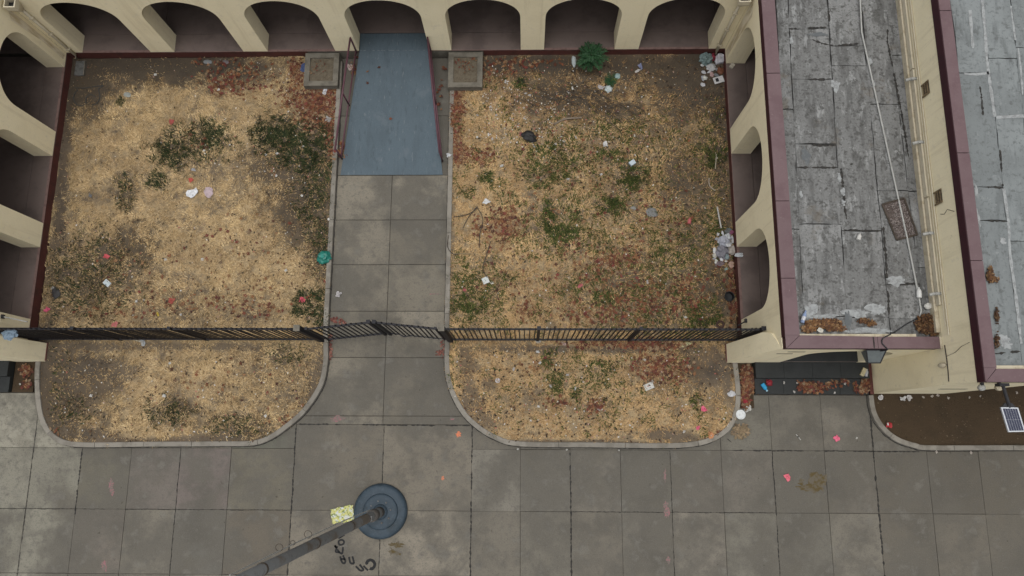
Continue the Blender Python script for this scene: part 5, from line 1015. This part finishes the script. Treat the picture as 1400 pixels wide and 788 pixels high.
for nm, cx_, cy_, n, lab in (('fallen_twigs', 785, 132, 26, 'large tangle of dark dead branches on the sapling lawn'), ('fallen_twigs', 838, 150, 18, 'dark dead branches beside the large tangle')):
    t = thing(nm, lab, 'twigs', at(cx_, cy_, .1))
    for k in range(n):
        a = random.uniform(-.5, .5)+(math.pi if k % 2 else 0); x, y = cx_+random.gauss(0, 22), cy_+random.gauss(0, 8); l = random.uniform(10, 30)
        MB().tube(catmull([at(x+l*u*math.cos(a+u*random.uniform(-.4, .4)), y+l*u*math.sin(a+u*.5), .13+.05*math.sin(3*u)) for u in (0, .35, .7, 1)], .12), [random.uniform(.006, .014)]*1 and .009, 4).build('twig', 'bark', t)
# pavement litter near the steps
G = .004
put('bucket_lid', 'round white bucket lid leaning on the curved kerb', 'lid', 1012.5, 567, .13, MB().lathe([(.125, 0), (.13, .015), (.125, .025), (.105, .025), (.1, .012), (.02, .012)], 28), (.58, .6, .6), rot=0)
put('red_cup', 'crushed red cup on leaves behind the round lid', 'cup', 1019, 549, .06, crumple((.14, .18), .6, 301), (.22, .012, .02)); put('torn_wrapper', 'torn white wrapper beside the round lid', 'wrapper', 1022, 560, .02, rag((.2, .16), 302, .06), (.42, .41, .38)); put('red_wrapper', 'red wrapper on the steps beside the blue bottle', 'wrapper', 1051.5, 523.5, .15, crumple((.18, .16), .6, 303), (.2, .01, .018))
put('blue_bottle', 'bright blue plastic bottle on the lowest step', 'bottle', 1041, 525, .145, bottle(.22, .055), (.03, .3, .55), rot=-1.0, parts=[('cap', MB().tube([(.2, 0, .055), (.235, 0, .055)], .028, 10), (.3, .5, .6))])
put('yellow_carton', 'pale yellow carton on the steps against the red plinth', 'carton', 1179.5, 509, .285, carton(.1, .22, .06), (.48, .42, .26), rot=-.5); put('white_bottle', 'small white bottle on the steps by the yellow carton', 'bottle', 1183, 515, .285, bottle(.2, .04), (.4, .4, .42), rot=1.3)
for i, (px, py) in enumerate(((1072, 524), (1119, 523), (1086, 536), (1141, 537), (1090, 524), (1155, 525))): put('paper_scrap', 'small pale scrap on the dark entrance steps', 'paper', px, py, .148, rag((.07, .05), 310+i, .02), (.45, .43, .4), group='scraps on the dark steps')
put('straw_stick', 'short white straw on the pavement in front of the steps', 'straw', 1088, 594, .006, MB().tube([(0, 0, .012), (.19, 0, .012)], .012, 6), (.4, .39, .36), rot=-.9, parts=[('band', MB().tube([(.06, 0, .012), (.1, 0, .012)], .0135, 6), (.05, .05, .05))])
put('pink_scrap', 'bright pink scrap on the pavement in front of the steps', 'scrap', 1143.5, 599, G, rag((.15, .14), 320, .03), PK); put('pink_scrap', 'bright pink scrap on the pavement beside the brown stain', 'scrap', 1076.5, 652.5, G, rag((.11, .14), 321, .03), (.6, .13, .17))
put('white_wrapper', 'folded white wrapper on the dark bed at the block corner', 'wrapper', 1203, 543.5, .075, rag((.12, .13), 322, .06), (.5, .48, .47)); put('torn_paper', 'curled white torn paper on the dark bed against the wall', 'paper', 1233, 546, .075, rag((.13, .17), 323, .06), (.55, .54, .53)); put('torn_paper', 'forked white torn paper beside the curled one on the dark bed', 'paper', 1242.5, 544.5, .075, rag((.15, .14), 324, .05), (.52, .5, .49))
put('red_wrapper', 'red and white wrapper at the curve of the dark bed kerb', 'wrapper', 1214.5, 580.5, .08, rag((.16, .17), 325, .06), (.36, .03, .035), parts=[('white_side', MB().box(-.05, .02, -.06, -.02, .065, .07), (.5, .45, .43))])
for i, (px, py) in enumerate(((1262, 543), (1274, 542), (1282, 541), (1296, 544), (1325, 544), (1340, 541.5), (1280, 618), (1327, 619), (1390, 537))): put('paper_scrap', 'small pale scrap on or beside the dark bed', 'paper', px, py, .075 if py < 610 else .005, rag((.07, .06), 330+i, .02), (.36, .32, .28), group='scraps by the dark bed')
for i, (px, py) in enumerate(((708, 614), (775, 614.5), (846, 615.5), (28, 525.5), (1171, 599))): put('paper_scrap', 'small pale scrap on the pavement along a kerb', 'paper', px, py, .005 if i != 3 else .05, rag((.06, .05), 350+i, .02), (.4, .39, .36), group='scraps along the kerbs')
# sheet by the lamp base
ss = MB(); n = 12; q = [at(x, y, .012) for x, y in ((452, 697), (482.5, 690), (485, 714), (455, 716))]
for j in range(n+1):
    for i in range(n+1):
        u, v = i/n, j/n; p = q[0].lerp(q[1], u).lerp(q[3].lerp(q[2], u), v); ed = .02 if (i in (0, n) or j in (0, n)) else 0
        ss.v.append((p.x+random.uniform(-ed, ed), p.y+random.uniform(-ed, ed), .008+.03*abs(math.sin(5*u+3*v))*abs(math.sin(4*v-2*u))+random.uniform(0, .004)))
ss.f = [(j*(n+1)+i, (j+1)*(n+1)+i, (j+1)*(n+1)+i+1, j*(n+1)+i+1) for i in range(n) for j in range(n)]
o = ss.build('printed_sheet', mat('yellow_print', (.47, .46, .16), [(13, .5, .58, (.5, .53, .5), .95, 2), (16, .53, .58, (.12, .16, .03), .85, 3), (9, .6, .66, (.5, .5, .55), .9, 2)], .5), None, loc=q[0]); tag(o, 'crumpled yellow and white printed sheet lying against the blue lamp base', 'sheet')

# ---- roof litter
RZ = ZR+.012
put('white_cup', 'small white cup lying on the lower roof sheets', 'cup', 1172, 329, RZ, bottle(.16, .05), (.5, .49, .46), rot=1.2); put('white_bottle', 'white plastic bottle beside the conduit on the lower roof', 'bottle', 1255, 408, RZ, bottle(.24, .055), (.6, .6, .58), rot=1.5); put('white_jug', 'white jug on leaves by the taller block wall', 'jug', 1268.5, 419, RZ+.04, crumple((.14, .18), .7, 402, .15), (.55, .54, .5)); put('blue_bottle', 'blue labelled bottle at the coping corner on the lower roof', 'bottle', 1095.5, 442, RZ+.03, bottle(.3, .045), (.22, .28, .42), rot=1.2, parts=[('label_band', MB().tube([(.06, 0, .045), (.15, 0, .045)], .047, 12), (.5, .5, .52))])
put('white_scrap', 'white scrap on the orange leaf heap', 'scrap', 1121, 452, RZ+.08, rag((.14, .08), 403, .03), (.5, .48, .42), rot=-.4); put('rubber_lump', 'white foam lump at the corner of the lower roof', 'lump', 1098, 449, RZ+.05, crumple((.1, .09), .6, 404), (.45, .4, .3))

# ---- paint marks, stain and lettering on the pavement
for i, (px, py, rx, ry, k) in enumerate(((152, 662, 4, 8, 'pinkspray'), (154, 673, 3, 4, 'pinkspray'), (143, 775, 5, 6, 'pinkspray'), (460, 573, 8, 3.5, 'pinkspray'), (619, 573, 3, 1.2, 'pinkspray'), (910, 690, 3, 6, 'pinkspray'), (911, 702, 3.5, 6, 'pinkspray'), (914, 764, 2.5, 5, 'pinkspray'), (909, 650, 1.4, 8, 'pinkspray'), (627, 594, 3.2, 2.8, 'orangespray'), (605, 654, 1.8, 2.4, 'orangespray'), (596, 402, 9, .8, 'pinkspray'))):
    blotch(plaza if py > 560 else walk, 'paint_mark', M[k], px, py, rx, ry, .0035, seed=11, rag=.45)
for px, py, rx, ry in ((1120, 661, 10, 12), (1102, 668, 14, 4), (1095, 660, 4, 4)): blotch(plaza, 'ground_stain', M['oilstain'], px, py, rx, ry, .0032, seed=12, rag=.5)
for px, py, rx, ry in ((541, 745, 8, 4), (537, 753, 6, 5), (545, 757, 3, 2)): blotch(plaza, 'ground_stain', M['oilstain'], px, py, rx, ry, .0032, seed=13, rag=.6)
gl = [[[(645, 645), (640, 622), (660, 598), (692, 590), (722, 608), (738, 640), (728, 675), (700, 700), (678, 690)]], [[(600, 660), (622, 685), (655, 718)]], [[(505, 665), (530, 692), (556, 716), (585, 720), (600, 708), (580, 680), (552, 645)]], [[(422, 552), (430, 595), (442, 628), (485, 635)], [(463, 545), (476, 590), (486, 634)]], [[(315, 545), (325, 590), (345, 625), (368, 628), (378, 600), (362, 565), (348, 532)], [(325, 580), (350, 578), (374, 585)]], [[(250, 410), (258, 432), (285, 432)], [(252, 412), (268, 450), (258, 488), (300, 494), (278, 462)], [(300, 494), (335, 512), (346, 470), (348, 432)]], [[(295, 385), (310, 405), (345, 398), (362, 375), (350, 350), (318, 345), (296, 362), (295, 385)]], [[(318, 262), (330, 300), (292, 322)], [(330, 300), (368, 280)]]]
for i, letter in enumerate(gl):
    m = MB()
    for st in letter:
        line = catmull([at(430+x/8.958, 700+y/8.958, .0038+.0004*i) for x, y in st], .015); n = len(line); A = []; wd = .04 if i == 0 else .025
        for k, p in enumerate(line):
            t = (line[min(k+1, n-1)]-line[max(k-1, 0)]).normalized(); nn = Vector((-t.y, t.x, 0)); w = wd*random.uniform(.85, 1.05); A.append((p+nn*w, p-nn*w))
        for k in range(n-1): m.quad(A[k][1], A[k+1][1], A[k+1][0], A[k][0])
    m.build('painted_letter', 'graffiti', plaza, loc=at(480, 760, 0))
